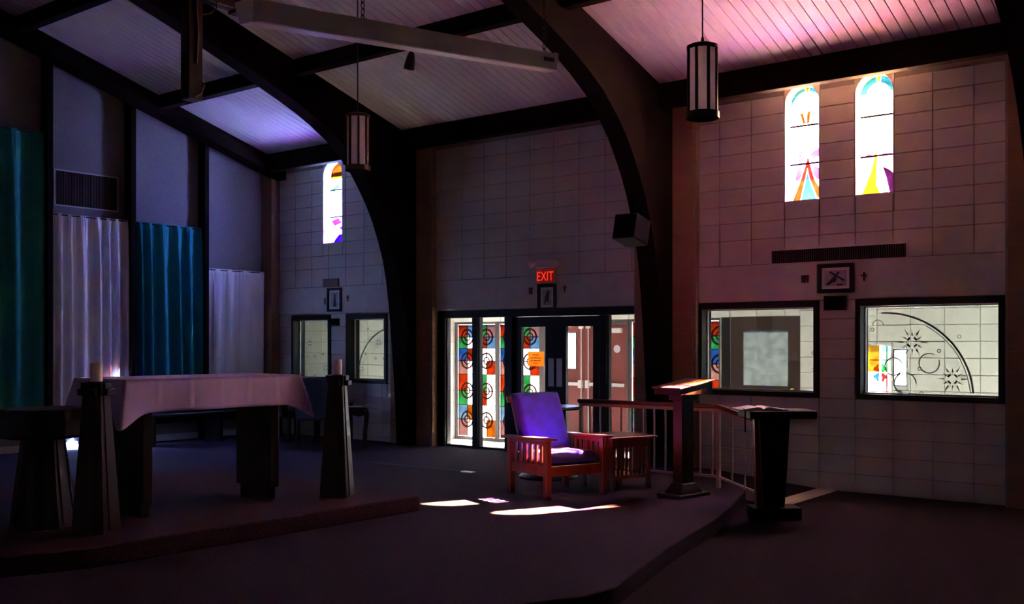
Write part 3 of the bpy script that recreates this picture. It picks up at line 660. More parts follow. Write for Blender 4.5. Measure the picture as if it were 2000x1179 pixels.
for z, xs in ((0.145, ((-0.06,-0.015),(-0.005,0.05))), (0.105, ((-0.10,-0.04),(-0.03,0.03),(0.04,0.10))), (0.068, ((-0.09,-0.05),(-0.04,0.02),(0.03,0.08))), (0.035, ((-0.04,0.04),))):
    b = B()
    for a, c in xs:
        k = a
        while k < c: b.box(k, min(k+0.009, c), -0.0026, -0.0015, z, z+0.016); k += 0.013
    b.make('text_line', 'orange_ink', nt_)

# ------------------------------------------------------------------ curtains
def curtain(ya, yb, ztop, zbot, m, label, folds, seed, amp=0.045):
    t = thing('curtain', label, 'curtain', (FX+0.09, (ya+yb)/2, zbot), group='curtains on the front wall')
    rnd = random.Random(seed); W = yb-ya; H = ztop-zbot; nu, nv = 180, 26
    ph = [rnd.uniform(0, 6.28) for _ in range(8)]; vs = []; fs = []
    for j in range(nv+1):
        v = j/nv; top = math.exp(-((1-v)/0.05)**2); gather = 0.5+0.5*min(1, (1-v)/0.25)
        for i in range(nu+1):
            u = i/nu
            uu = u+0.012*math.sin(6.28*u*2+ph[0]+0.8*v)+0.02*math.sin(3.1*v+ph[4])*math.sin(3.14*u)
            s = math.sin(6.283*folds*uu+ph[1]+0.9*math.sin(6.283*uu*1.3+ph[2]))
            s2 = math.sin(6.283*folds*2.3*uu+ph[3])
            sharp = math.copysign(abs(s)**0.7, s)
            x = amp*gather*(sharp*0.85+0.10*s2*v)+0.010*top*math.sin(6.283*folds*5*u)
            if v > 0.985: x *= 0.4
            vs.append((x, -W/2+W*u, H*v))
    for j in range(nv):
        for i in range(nu):
            a = j*(nu+1)+i; fs.append((a, a+1, a+nu+2, a+nu+1))
    o = B().add(vs, fs).make('cloth', m, t, smooth=True)
    for p in o.data.polygons: p.use_smooth = True
    sm = o.modifiers.new('thickness', 'SOLIDIFY'); sm.thickness = 0.004
    B().cyl((0, -W/2-0.0, H-0.02), (0, W/2+0.0, H-0.02), 0.009, n=8).make('curtain_rod', 'dark_metal', t)
    return t
curtain(5.985, 7.170, 4.56, 0.45, 'curtain_green', 'tall dark green curtain hung high on the front wall', 4, 3, 0.07)
curtain(7.258, 8.445, 3.465, 0.45, 'curtain_white', 'white curtain hanging under the wall vent', 6.5, 11, 0.055)
curtain(8.532, 9.720, 3.46, 0.45, 'curtain_teal', 'teal curtain hanging between two white curtains', 5.5, 5, 0.07)
curtain(9.808, 10.995, 2.835, 0.45, 'curtain_white', 'short white curtain in the corner by the side wall', 4, 21, 0.05)

# ------------------------------------------------------------------ vents, pictures, numerals, signs
def vent(name, label, loc, rz, W, H, n, frame='lintel'):
    t = thing(name, label, 'vent', loc, rz)
    f = 0.018
    B().box(-W/2-f,W/2+f,-0.012,0.0,-f,0).box(-W/2-f,W/2+f,-0.012,0.0,H,H+f).box(-W/2-f,-W/2,-0.012,0,0,H).box(W/2,W/2+f,-0.012,0,0,H).make('vent_frame', frame, t)
    B().box(-W/2,W/2,-0.003,0,0,H).make('back_plate', 'grille_dark', t)
    me = shared_box('slat', 0.006, 0.008, H, 'grille', 0)
    for i in range(n): mobj('slat', me, None, t, (-W/2+W*(i+0.5)/n, -0.008, H/2))
    return t
vent('air_vent', 'long slatted air vent above the picture with III', ((-4.958-3.447)/2, WY-0.031, 2.545), 0, 1.511, 0.145, 62)
vent('air_vent', 'square slatted air vent above the white curtain', (FX+0.001, (7.38+8.33)/2, 3.60), math.radians(90), 0.95, 0.48, 40)
t = thing('wall_box', 'small grey box on the wall above the picture with I', 'wall box', (-12.45, WY-0.03, 2.54))
B().box(-0.18, 0.18, -0.03, 0, 0, 0.13).make('cover', 'grille', t, bevel=0.005)

def picture(label, cx, z0, W, H, strokes, fw=0.045, y=WY-0.031):
    t = thing('framed_picture', label, 'picture', (cx, y, z0), group='station pictures')
    B().box(-W/2,-W/2+fw,-0.03,0,0,H).box(W/2-fw,W/2,-0.03,0,0,H).box(-W/2+fw,W/2-fw,-0.03,0,0,fw).box(-W/2+fw,W/2-fw,-0.03,0,H-fw,H).make('picture_frame', 'frame_black', t, bevel=0.004)
    B().box(-W/2+fw,W/2-fw,-0.008,0,fw,H-fw).make('mat_board', 'paper', t)
    iw, ih = W/2-fw-0.035, (H-2*fw)/2-0.03
    pr = B().box(-iw,iw,-0.010,-0.008,H/2-ih,H/2+ih).make('print', 'print', t)
    for k, poly in enumerate(strokes):
        B().prism([(u*iw, H/2+v*ih) for u, v in poly], 'y', -0.0116-0.0005*k, -0.010-0.0005*k).make('drawn_shape', 'ink', pr)
picture('landscape framed picture of a fallen cross, between III and a small cross', -4.21, 2.187, 0.412, 0.325,
    [[(-0.6,0.75),(-0.45,0.9),(0.85,-0.25),(0.75,-0.45)], [(0.25,0.85),(0.4,0.7),(-0.25,-0.3),(-0.45,-0.2)], [(-0.9,-0.75),(-0.2,0.05),(0.15,0.1),(0.1,-0.35),(-0.3,-0.6),(-0.6,-0.9)], [(0.2,-0.7),(0.8,-0.75),(0.6,-0.95),(0.1,-0.95)]])
picture('upright framed picture under the exit sign, between II and a small cross', -8.16, 2.07, 0.31, 0.36,
    [[(0.0,0.85),(0.5,0.8),(0.35,-0.7),(0.0,-0.4),(-0.3,-0.6),(-0.75,-0.95),(-0.5,-0.2)]])
picture('upright framed picture between I and a small cross, by the arched window', -12.37, 2.14, 0.335, 0.38,
    [[(-0.1,0.8),(0.2,0.75),(0.3,0.0),(0.5,-0.9),(-0.4,-0.9),(-0.2,0.0)]], fw=0.04)
def numeral(n, cx, z0, H, lab):
    t = thing('roman_numeral', lab, 'numeral', (cx, WY-0.031, z0), group='roman numerals by the pictures')
    for i in range(n):
        x = (i-(n-1)/2)*0.031; w_ = 0.0085
        B().box(x-w_, x+w_, -0.012, 0, 0.008, H-0.008).box(x-0.014, x+0.014, -0.012, 0, 0, 0.009).box(x-0.014, x+0.014, -0.012, 0, H-0.009, H).make('stroke', 'numeral', t)
numeral(3, -4.56, 2.312, 0.084, 'dark metal Roman numeral III on the wall')
numeral(2, -8.44, 2.303, 0.088, 'dark metal Roman numeral II on the wall')
numeral(1, -12.605, 2.265, 0.095, 'dark metal Roman numeral I on the wall')
for cx, z0, lab in ((-3.894, 2.308, 'small dark wall cross beside the picture with III'), (-7.874, 2.31, 'small dark wall cross beside the exit sign picture'), (-12.07, 2.30, 'small dark wall cross beside the picture with I')):
    B().box(-0.009,0.009,-0.012,0,0,0.095).box(-0.03,-0.009,-0.012,0,0.052,0.068).box(0.009,0.03,-0.012,0,0.052,0.068).make('wall_cross', 'numeral', None, (cx, WY-0.031, z0), label=lab, cat='cross', group='small wall crosses')
for cx, z0, W, H, lab in ((-4.205, 1.995, 0.237, 0.158, 'small dark speaker box on the wall between the lobby windows'), (-12.35, 1.915, 0.19, 0.115, 'small dark box on the block pier between the snowflake windows')):
    t = thing('wall_speaker', lab, 'speaker', (cx, WY-0.031, z0))
    B().box(-W/2, W/2, -0.07, 0, 0, H).make('case', 'dark_frame', t, bevel=0.006)
    B().box(-W/2+0.012, W/2-0.012, -0.074, -0.07, 0.012, H-0.012).make('grille', 'grille_dark', t)
# exit sign with emergency lamp heads
t = thing('exit_sign', 'red lit EXIT sign with twin emergency lamps above the lobby doors', 'exit sign', (-8.16, WY-0.031, 2.44))
B().box(-0.155, 0.155, -0.05, 0, 0, 0.19).make('sign_box', 'white_metal', t, bevel=0.005)
B().box(-0.145, 0.145, -0.055, -0.05, 0.012, 0.178).make('sign_face', 'exit_dim', t)
B().box(-0.15, 0.15, -0.08, 0, 0.20, 0.31).make('battery_box', 'white_metal', t, bevel=0.01)
for s in (-1, 1):
    B().lathe([(0.018,0),(0.030,0.02),(0.045,0.06),(0.048,0.085),(0.040,0.09)], 18).xf(Matrix.Translation((s*0.165,-0.05,0.275)) @ Matrix.Rotation(math.radians(115),4,'X') @ Matrix.Rotation(math.radians(s*35),4,'Y')).make('lamp_head', 'white_metal', t, smooth=True)
fc = bpy.data.curves.new('exit_text', 'FONT'); fc.body = 'EXIT'; fc.size = 0.175; fc.align_x = 'CENTER'; fc.extrude = 0.001; fc.space_character = 1.0
fo = bpy.data.objects.new('exit_text_tmp', fc); C.objects.link(fo)
dg = bpy.context.evaluated_depsgraph_get(); dg.update(); fm = bpy.data.meshes.new_from_object(fo.evaluated_get(dg))
bpy.data.objects.remove(fo); fm.materials.clear(); fm.materials.append(MATS['exit_red'])
fm.transform(Matrix.Scale(0.78, 4, (1,0,0)) @ Matrix.Translation((0,0,0)))
mobj('exit_lettering', fm, None, t, (0, -0.0575, 0.033), (math.radians(90), 0, 0), label='red glowing letters EXIT')
# box loudspeaker on the timber arch
t = thing('box_loudspeaker', 'black box loudspeaker fixed to the timber arch', 'speaker', (-6.33, 10.42, 2.92), math.radians(0))
Mx = Matrix.Rotation(math.radians(-14), 4, 'X')
B().box(-0.15, 0.15, -0.30, 0.02, -0.15, 0.15).xf(Mx).make('cabinet', 'black_plastic', t, bevel=0.008)
B().box(-0.135, 0.135, -0.307, -0.30, -0.135, 0.135).xf(Mx).make('grille', 'grille_dark', t)
B().box(-0.02, 0.02, 0.0, 0.16, -0.05, 0.05).make('bracket', 'dark_metal', t)

# ------------------------------------------------------------------ hanging things
for cx, lab in ((-4.18, 'brass-trimmed white cylinder pendant lamp hanging before the twin arched windows'), (-8.47, 'brass-trimmed white cylinder pendant lamp hanging before the lobby doors wall')):
    t = thing('pendant_lamp', lab, 'lamp', (cx, 7.95, 3.56), group='cylinder pendant lamps')
    H = 0.64; n = 12
    B().lathe([(0.0,0.03),(0.118,0.03),(0.118,H-0.02),(0.0,H-0.02)], 32).make('diffuser', 'lamp_glass', t, smooth=True)
    B().lathe([(0.136,0.0),(0.142,0.0),(0.142,0.055),(0.136,0.055),(0.120,0.055),(0.120,0.03),(0.136,0.0)], 32).make('bottom_ring', 'bronze', t, smooth=True)
    B().lathe([(0.0,H),(0.10,H),(0.136,H-0.015),(0.136,H-0.045),(0.120,H-0.045),(0.120,H-0.02),(0.0,H-0.02)], 32).make('top_ring', 'bronze', t, smooth=True)
    for i in range(8):
        A = 2*math.pi*(i+0.122)/8
        bb = B().box(-0.008,0.010,-0.011,0.011,0.05,H-0.04).xf(Matrix.Translation((0.128*math.cos(A),0.128*math.sin(A),0)) @ Matrix.Rotation(A,4,'Z'))
        bb.make('upright_strip', 'bronze', t)
    B().cyl((0,0,H-0.005), (0,0,zd(7.95)-3.56), 0.007, n=8).make('stem', 'dark_metal', t)
    B().lathe([(0.02,0),(0.012,0.05),(0.012,0.06)], 12, (0,0,H)).make('stem_cap', 'bronze', t, smooth=True)
# strip light on chains
A0 = Vector((-4.06, 3.08, 3.22)); A1 = Vector((-4.06, 5.56, 3.505))
t = thing('strip_light', 'long white strip light hung on chains under the ceiling', 'strip light', tuple((A0+A1)/2))
L_ = (A1-A0).length; M_ = Matrix.Rotation(math.atan2(A1.z-A0.z, A1.y-A0.y), 4, 'X')
B().prism([(-0.07,0.05),(0.07,0.05),(0.062,0.0),(0.045,-0.055),(-0.045,-0.055),(-0.062,0.0)], 'y', -L_/2, L_/2).xf(M_).make('housing', 'white_metal', t, bevel=0.006)
B().prism([(-0.072,0.055),(0.072,0.055),(0.064,0.0),(0.046,-0.058),(-0.046,-0.058),(-0.064,0.0)], 'y', L_/2-0.03, L_/2+0.008).xf(M_).make('end_cap', 'white_metal', t, bevel=0.004)
B().prism([(-0.072,0.055),(0.072,0.055),(0.064,0.0),(0.046,-0.058),(-0.046,-0.058),(-0.064,0.0)], 'y', -L_/2-0.008, -L_/2+0.03).xf(M_).make('end_cap', 'white_metal', t, bevel=0.004)
B().box(-0.074, -0.071, L_/2-0.22, L_/2-0.12, 0.01, 0.035).box(0.068, 0.074, L_/2-0.16, L_/2-0.05, -0.01, 0.015).xf(M_).make('clip', 'dark_metal', t)
for yy in (-0.47, L_/2-0.06):
    base = M_ @ Vector((0, yy, 0.05)); wy = (A0.y+A1.y)/2+base.y; top = zd(wy)-(A0.z+A1.z)/2
    ch = B(); z = base.z; k = 0
    while z < top-0.03:
        pts = []
        for i in range(8):
            a = 2*math.pi*i/8; dx, dz = 0.012*math.cos(a), 0.022*math.sin(a)
            pts.append((base.x+(dx if k % 2 else 0), base.y+(0 if k % 2 else dx), z+0.02+dz))
        ch.tube(pts, 0.003, 4, closed=True); z += 0.034; k += 1
    ch.make('chain', 'dark_metal', t)
# spot lamp
t = thing('spot_lamp', 'small bullet spot lamp under the lower purlin', 'spot lamp', (-8.44, 8.765, 5.118))
B().lathe([(0.035,-0.02),(0.035,0.0)], 16).make('mount', 'black_plastic', t); B().cyl((0,0,-0.02),(0,0,-0.06),0.010,n=8).make('stem', 'dark_metal', t)
B().lathe([(0.0,0.02),(0.030,0.01),(0.048,-0.04),(0.060,-0.12),(0.065,-0.19),(0.058,-0.19),(0.05,-0.12),(0.0,-0.10)], 20).xf(Matrix.Translation((0.0,0.02,-0.06)) @ Matrix.Rotation(math.radians(14),4,'Y')).make('lamp_shade', 'dark_metal', t, smooth=True)
# hanging cross over the altar
t = thing('hanging_cross', 'dark wooden cross hung high above the altar', 'cross', (-7.42, 5.08, 3.66))
B().box(-0.06, 0.06, -0.068, 0.068, 0, 1.42).make('upright', 'dark_wood', t, bevel=0.006)
B().box(-0.05, 0.05, -0.50, 0.46, 0.86, 1.00).make('cross_arm', 'dark_wood', t, bevel=0.006)
B().box(-0.055, 0.055, 0.40, 0.50, 0.83, 1.03).make('arm_end', 'dark_wood', t, bevel=0.006)
B().tube([(0.065,-0.01,0.02),(0.085,0.03,0.05),(0.08,0.07,0.13),(0.065,0.05,0.16)], 0.008, 6).make('wire_scroll', 'bronze', t)
B().tube([(0.06,0.06,0.72),(0.09,0.12,0.74),(0.09,0.18,0.80),(0.06,0.20,0.86)], 0.007, 6).make('wire_scroll', 'bronze', t)
B().tube([(0.065,0.0,0.30),(0.075,0.01,0.55),(0.07,-0.01,0.85)], 0.010, 6).make('wire_scroll', 'bronze', t)
B().cyl((0,0,1.40), (0,0,zd(5.08)-3.66), 0.010, n=8).make('hanger_rod', 'dark_metal', t)

# ------------------------------------------------------------------ altar
t = thing('altar', 'dark wooden altar table on two slab legs', 'altar', (-7.425, 5.1, AF))
B().box(-0.36, 0.36, -0.84, 0.84, 1.02, 1.075).make('table_top', 'altar_wood', t, bevel=0.008)
for y in (-0.58, 0.66):
    lg = B().box(-0.25, 0.245, y-0.045, y+0.045, 0.10, 0.905).make('leg', 'altar_wood', t, bevel=0.006)
    B().box(-0.20, 0.205, y-0.035, y+0.035, 0.905, 1.02).make('leg_cap', 'altar_wood', lg, bevel=0.004)
    B().box(-0.20, 0.205, y-0.035, y+0.035, 0.0, 0.10).make('leg_base', 'altar_wood', lg, bevel=0.004)
# linen cloth: closed grid draped over the top, corners hanging lower
def altar_cloth():
    t = thing('altar_cloth', 'white linen cloth draped over the altar, corner hanging', 'altar cloth', (-7.425, 5.1, AF))
    hx, hy, zt = 0.372, 0.852, 1.082; pts = []
    nper = 240; per = 4*(hx+hy); corners = []
    def at(s):
        s %= per
        if s < 2*hy: return (hx, -hy+s, 1, 0)
        s -= 2*hy
        if s < 2*hx: return (hx-s, hy, 0, 1)
        s -= 2*hx
        if s < 2*hy: return (-hx, hy-s, -1, 0)
        s -= 2*hy
        return (-hx+s, -hy, 0, -1)
    cs = [0, 2*hy, 2*hy+2*hx, 4*hy+2*hx]
    nv = 10; vs = []
    rnd = random.Random(4)
    creases = [i*0.283 for i in range(1, 6)]
    for j in range(nv+1):
        v = j/nv
        for i in range(nper):
            s = per*i/nper; x, y, nx, ny = at(s)
            d = min(min(abs(s-c), per-abs(s-c)) for c in cs)
            k = math.exp(-(d/0.10)**2)
            near = min(cs, key=lambda c: min(abs(s-c), per-abs(s-c)))
            ccx, ccy = {0: (1,-1), 1: (1,1), 2: (-1,1), 3: (-1,-1)}[cs.index(near)]
            h = 0.255+0.12*k
            o = 0.012*v+0.018*v*math.sin(9*s+1.3)*(1-k)
            if nx == 1:
                for c in creases:
                    o += 0.008*math.exp(-((s-c)/0.012)**2)-0.006*math.exp(-((s-c-0.03)/0.03)**2)*v
            px = x+nx*o; py = y+ny*o
            fl = 0.085*k*v
            px += ccx*fl*0.75; py += ccy*fl
            rnd_edge = 0.012*(1-math.cos(min(1, v*6)*math.pi/2)) if v*6 < 1 else 0.012
            vs.append((px, py, zt-h*v))
    fs = []
    for j in range(nv):
        for i in range(nper):
            a = j*nper+i; b_ = j*nper+(i+1) % nper; fs.append((a, b_, b_+nper, a+nper))
    fs.append(tuple(range(nper)))
    b = B().add(vs, fs); o = b.make('linen', 'linen', t)
    for p in o.data.polygons: p.use_smooth = len(p.vertices) < 5
    sm = o.modifiers.new('thickness', 'SOLIDIFY'); sm.thickness = 0.003; sm.offset = 1
altar_cloth()
# candle stands and candles
def candle_stand(x, y, rz, lab, clab):
    t = thing('candle_stand', lab, 'candle stand', (x, y, AF), rz, group='tall candle stands')
    B().frustum((0.125,0.125), 0.0, (0.068,0.068), 1.02).make('shaft', 'dark_wood', t, bevel=0.006)
    for a in range(4):
        bb = B().add([(0.126,-0.05,0.02),(0.134,-0.05,0.02),(0.134,0.05,0.02),(0.126,0.05,0.02),(0.069,-0.03,0.98),(0.077,-0.03,0.98),(0.077,0.03,0.98),(0.069,0.03,0.98)],[(0,3,2,1),(4,5,6,7),(0,1,5,4),(1,2,6,5),(2,3,7,6),(3,0,4,7)])
        bb.xf(Matrix.Rotation(a*math.pi/2,4,'Z')).make('shaft_panel', 'dark_wood', t)
    B().box(-0.078,0.078,-0.078,0.078,0.98,1.075).make('head', 'black_wood', t, bevel=0.005)
    for a in range(4):
        cb = B().box(0.078,0.118,-0.055,0.055,0.985,1.03).box(0.078,0.095,-0.05,0.05,1.03,1.075).xf(Matrix.Rotation(a*math.pi/2,4,'Z')).make('head_block', 'black_wood', t, bevel=0.005)
    B().lathe([(0.0,1.07),(0.06,1.07),(0.062,1.082),(0.0,1.082)], 20).make('drip_plate', 'dark_metal', t, smooth=True)
    c = thing('candle', clab, 'candle', (x, y, AF+1.082), group='thick white candles')
    B().lathe([(0.0,0),(0.041,0),(0.042,0.004),(0.042,0.128),(0.038,0.135),(0.02,0.130),(0.0,0.128)], 24).make('wax', 'wax', c, smooth=True)
    B().cyl((0,0,0.12),(0.002,0,0.142),0.0018,n=6).make('wick', 'ink', c)
candle_stand(-6.87, 6.20, math.radians(30), 'tapered dark wooden candle stand beside the chair end of the altar', 'thick white candle on the stand near the lobby windows')
candle_stand(-6.93, 3.95, math.radians(30), 'tapered dark wooden candle stand next to the dark pedestal table', 'thick white candle on the stand in front of the white curtain')
# dark pedestal table
t = thing('pedestal_table', 'dark round pedestal table with a flared base', 'table', (-7.48, 3.84, AF))
B().lathe([(0.0,0.66),(0.30,0.66),(0.318,0.68),(0.322,0.80),(0.315,0.86),(0.30,0.875),(0.0,0.875)], 10).make('table_top', 'black_wood', t, bevel=0.004)
B().lathe([(0.0,0.0),(0.235,0.0),(0.225,0.06),(0.19,0.30),(0.155,0.62),(0.15,0.665),(0.0,0.665)], 10).make('pedestal', 'black_wood', t)
for i in range(10):
    A = 2*math.pi*(i+0.5)/10
    B().add([(0.216,-0.03,0.03),(0.226,-0.03,0.03),(0.226,0.03,0.03),(0.216,0.03,0.03),(0.144,-0.02,0.64),(0.152,-0.02,0.64),(0.152,0.02,0.64),(0.144,0.02,0.64)],[(0,3,2,1),(4,5,6,7),(0,1,5,4),(1,2,6,5),(2,3,7,6),(3,0,4,7)]).xf(Matrix.Rotation(A,4,'Z')).make('rib', 'dark_wood', t)

# ------------------------------------------------------------------ presider chair and side table
CZ = math.radians(71.3)
t = thing('morris_chair', 'reddish wooden armchair with slatted arms and blue-violet cushions', 'chair', (-5.83, 7.94, PF), CZ)
WC, DC = 0.68, 0.64; pw2 = 0.031
for x, y, h in ((0,0,0.565),(WC,0,0.565),(0,DC,0.545),(WC,DC,0.545)):
    lb_ = B().box(x-pw2,x+pw2,y-pw2,y+pw2,0,h).make('leg', 'chair_wood', t, bevel=0.004)
    if y == 0:
        B().prism([(y-pw2-0.028,h),(y-pw2,h),(y-pw2,h-0.11),(y-pw2-0.006,h-0.09)], 'x', x-0.012, x+0.012).make('corbel', 'chair_wood', lb_)
for x in (0, WC):
    B().add([(x-0.062,-0.09,0.567),(x+0.062,-0.09,0.567),(x+0.062,DC+0.10,0.545),(x-0.062,DC+0.10,0.545),(x-0.062,-0.09,0.592),(x+0.062,-0.09,0.592),(x+0.062,DC+0.10,0.570),(x-0.062,DC+0.10,0.570)],[(0,3,2,1),(4,5,6,7),(0,1,5,4),(1,2,6,5),(2,3,7,6),(3,0,4,7)]).make('armrest', 'chair_wood', t, bevel=0.005)
    B().box(x-0.018,x+0.018,pw2,DC-pw2,0.215,0.315).make('side_rail', 'chair_wood', t, bevel=0.003)
    B().box(x-0.014,x+0.014,pw2,DC-pw2,0.515,0.552).make('upper_rail', 'chair_wood', t, bevel=0.003)
    for i in range(6):
        y = 0.095+0.090*i; B().box(x-0.010,x+0.010,y-0.020,y+0.020,0.315,0.516).make('slat', 'chair_wood', t, bevel=0.002)
B().box(pw2,WC-pw2,-0.018,0.018,0.215,0.315).make('front_rail', 'chair_wood', t, bevel=0.004)
B().box(pw2,WC-pw2,DC-0.018,DC+0.018,0.205,0.30).make('back_rail', 'chair_wood', t, bevel=0.004)
def pillow(name, m, sx, sy, sz, M_, parent, puff=0.5):
    n = 14; vs = []; fs = []
    for side in (1, -1):
        for j in range(n+1):
            for i in range(n+1):
                u, v = 2*i/n-1, 2*j/n-1
                e = (1-abs(u)**5)*(1-abs(v)**5); e = max(0, e)**0.5
                k = 1-0.02*(abs(u*v))
                vs.append((u*sx/2*k, v*sy/2*k, side*sz/2*(0.55*min(1, e*3)+0.45*e)))
    for q in range(2):
        o_ = q*(n+1)**2
        for j in range(n):
            for i in range(n):
                a = o_+j*(n+1)+i; f = (a, a+1, a+n+2, a+n+1); fs.append(f if q == 0 else f[::-1])
    b = B().add(vs, fs).xf(M_); me = b.mesh(name)
    bm = bmesh.new(); bm.from_mesh(me); bmesh.ops.remove_doubles(bm, verts=bm.verts, dist=0.0008); bm.to_mesh(me); bm.free()
    for p in me.polygons: p.use_smooth = True
    return mobj(name, me, m, parent)
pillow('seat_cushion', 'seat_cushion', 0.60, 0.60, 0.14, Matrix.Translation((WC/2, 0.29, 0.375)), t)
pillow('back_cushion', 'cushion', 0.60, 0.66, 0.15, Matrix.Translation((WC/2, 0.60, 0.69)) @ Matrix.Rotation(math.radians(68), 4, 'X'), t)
bf = B()
for x in (0.10, 0.24, 0.38, 0.52): bf.box(x-0.0, x+0.05, -0.01, 0.01, -0.33, 0.25)
bf.box(0.06,0.62,-0.014,0.014,0.25,0.31).box(0.06,0.62,-0.014,0.014,-0.38,-0.33)
bf.xf(Matrix.Translation((0, 0.70, 0.66)) @ Matrix.Rotation(math.radians(-22), 4, 'X')).make('back_frame', 'chair_wood', t)

t = thing('side_table', 'dark reddish wooden side table with slatted sides, beside the armchair', 'side table', (-5.80, 9.12, PF), CZ)
tw = 0.235
for x in (-tw, tw):
    for y in (-tw, tw): B().box(x-0.02,x+0.02,y-0.02,y+0.02,0,0.52).make('leg', 'chair_wood', t, bevel=0.003)
B().box(-0.31,0.31,-0.30,0.30,0.52,0.545).make('table_top', 'chair_wood', t, bevel=0.004)
for s in (-1, 1):
    B().box(-tw+0.02,tw-0.02,s*tw-0.012,s*tw+0.012,0.43,0.52).make('apron', 'chair_wood', t); B().box(s*tw-0.012,s*tw+0.012,-tw+0.02,tw-0.02,0.43,0.52).make('apron', 'chair_wood', t)
    B().box(-tw+0.02,tw-0.02,s*tw-0.01,s*tw+0.01,0.11,0.15).make('lower_rail', 'chair_wood', t); B().box(s*tw-0.01,s*tw+0.01,-tw+0.02,tw-0.02,0.11,0.15).make('lower_rail', 'chair_wood', t)
    for i in range(7):
        p = -0.168+0.056*i
        B().box(p-0.011,p+0.011,s*tw-0.006,s*tw+0.006,0.15,0.43).make('slat', 'chair_wood', t); B().box(s*tw-0.006,s*tw+0.006,p-0.011,p+0.011,0.15,0.43).make('slat', 'chair_wood', t)
B().box(-tw+0.02,tw-0.02,-tw+0.02,tw-0.02,0.12,0.135).make('lower_shelf', 'chair_wood', t)
# pedestal stand behind the armchair
t = thing('pedestal_stand', 'dark flat-topped stand behind the blue armchair by the handrail', 'stand', (-6.79, 9.27, PF))
B().lathe([(0.0,0.765),(0.36,0.765),(0.375,0.78),(0.36,0.80),(0.0,0.80)], 28).make('top', 'black_wood', t, smooth=True)
B().lathe([(0.0,0.0),(0.32,0.0),(0.33,0.02),(0.30,0.045),(0.08,0.075),(0.05,0.15),(0.045,0.70),(0.08,0.765),(0.0,0.765)], 24).make('pedestal', 'black_wood', t, smooth=True)

# ------------------------------------------------------------------ handrail by the ramp
t = thing('handrail', 'metal balustrade with a dark wooden handrail beside the ramp', 'railing', (-5.75, 9.67, PF))
def rx(x): return x+5.75
B().box(rx(-6.66), rx(-4.90), -0.032, 0.032, 0.825, 0.868).make('handrail_cap', 'rail_wood', t, bevel=0.008)
B().box(rx(-6.64), rx(-4.90), -0.016, 0.016, 0.79, 0.825).make('top_bar', 'rail_paint', t)
B().box(rx(-6.64), rx(-4.90), -0.014, 0.014, 0.105, 0.130).make('bottom_bar', 'rail_paint', t)
def slope_bar(x0, z0, x1, z1, hy, hz, nm, m):
    B().add([(x0,-hy,z0-hz),(x1,-hy,z1-hz),(x1,hy,z1-hz),(x0,hy,z0-hz),(x0,-hy,z0+hz),(x1,-hy,z1+hz),(x1,hy,z1+hz),(x0,hy,z0+hz)],[(0,3,2,1),(4,5,6,7),(0,1,5,4),(1,2,6,5),(2,3,7,6),(3,0,4,7)]).make(nm, m, t)
slope_bar(rx(-4.90), 0.846, rx(-4.40), 0.700, 0.032, 0.021, 'handrail_cap', 'rail_wood')
slope_bar(rx(-4.90), 0.808, rx(-4.42), 0.666, 0.016, 0.017, 'top_bar', 'rail_paint')
slope_bar(rx(-4.90), 0.117, rx(-4.42), -0.025, 0.014, 0.012, 'bottom_bar', 'rail_paint')
for x in (-6.62, -4.90): B().box(rx(x)-0.02, rx(x)+0.02, -0.02, 0.02, -0.0, 0.81).make('post', 'rail_paint', t, bevel=0.003)
B().box(rx(-4.43)-0.02, rx(-4.43)+0.02, -0.02, 0.02, -PF, 0.67).make('post', 'rail_paint', t, bevel=0.003)
for i in range(12):
    x = -6.50+0.139*i
    if x < -4.96: B().box(rx(x)-0.008, rx(x)+0.008, -0.008, 0.008, 0.125, 0.795).make('baluster', 'rail_paint', t)
for x in (-4.746, -4.604):
    dz = (x+4.90)*-0.296; B().box(rx(x)-0.008, rx(x)+0.008, -0.008, 0.008, 0.11+dz, 0.80+dz).make('baluster', 'rail_paint', t)

# ------------------------------------------------------------------ lecterns
LZ_ = math.atan2(0.943, 0.332)
t = thing('ambo', 'wooden lectern with a sloping orange-lit desk by the handrail', 'lectern', (-4.93, 8.98, PF), math.radians(78))
B().add([(-0.24,-0.17,1.00),(0.24,-0.17,1.00),(0.24,0.17,1.00),(-0.24,0.17,1.00),(-0.24,-0.17,1.055),(0.24,-0.17,1.125),(0.24,0.17,1.125),(-0.24,0.17,1.055)],[(0,3,2,1),(4,5,6,7),(0,1,5,4),(1,2,6,5),(2,3,7,6),(3,0,4,7)]).make('desk_box', 'dark_wood', t, bevel=0.004)
B().add([(-0.26,-0.185,1.056),(0.26,-0.185,1.130),(0.26,0.185,1.130),(-0.26,0.185,1.056),(-0.26,-0.185,1.070),(0.26,-0.185,1.145),(0.26,0.185,1.145),(-0.26,0.185,1.070)],[(0,3,2,1),(4,5,6,7),(0,1,5,4),(1,2,6,5),(2,3,7,6),(3,0,4,7)]).make('desk_top', 'desk_wood', t, bevel=0.003)
B().box(-0.085,0.085,-0.06,0.06,0.10,1.0).make('post', 'dark_wood', t, bevel=0.005)
B().box(-0.12,0.12,-0.09,0.09,0.94,1.0).make('post_cap', 'dark_wood', t, bevel=0.006)
B().box(-0.23,0.23,-0.15,0.15,0.0,0.035).make('base_plate', 'dark_wood', t, bevel=0.008)
B().frustum((0.17,0.11),0.035,(0.10,0.07),0.13).make('base_moulding', 'dark_wood', t, bevel=0.008)
t = thing('reading_stand', 'tall dark reading stand on the nave floor at the platform edge', 'lectern', (-4.02, 9.02, 0), math.radians(42))
B().frustum((0.105,0.05), 0.11, (0.148,0.07), 0.935).make('body', 'black_wood', t, bevel=0.006)
B().box(-0.27,0.36,-0.20,0.20,0.935,1.010).make('top', 'black_wood', t, bevel=0.008)
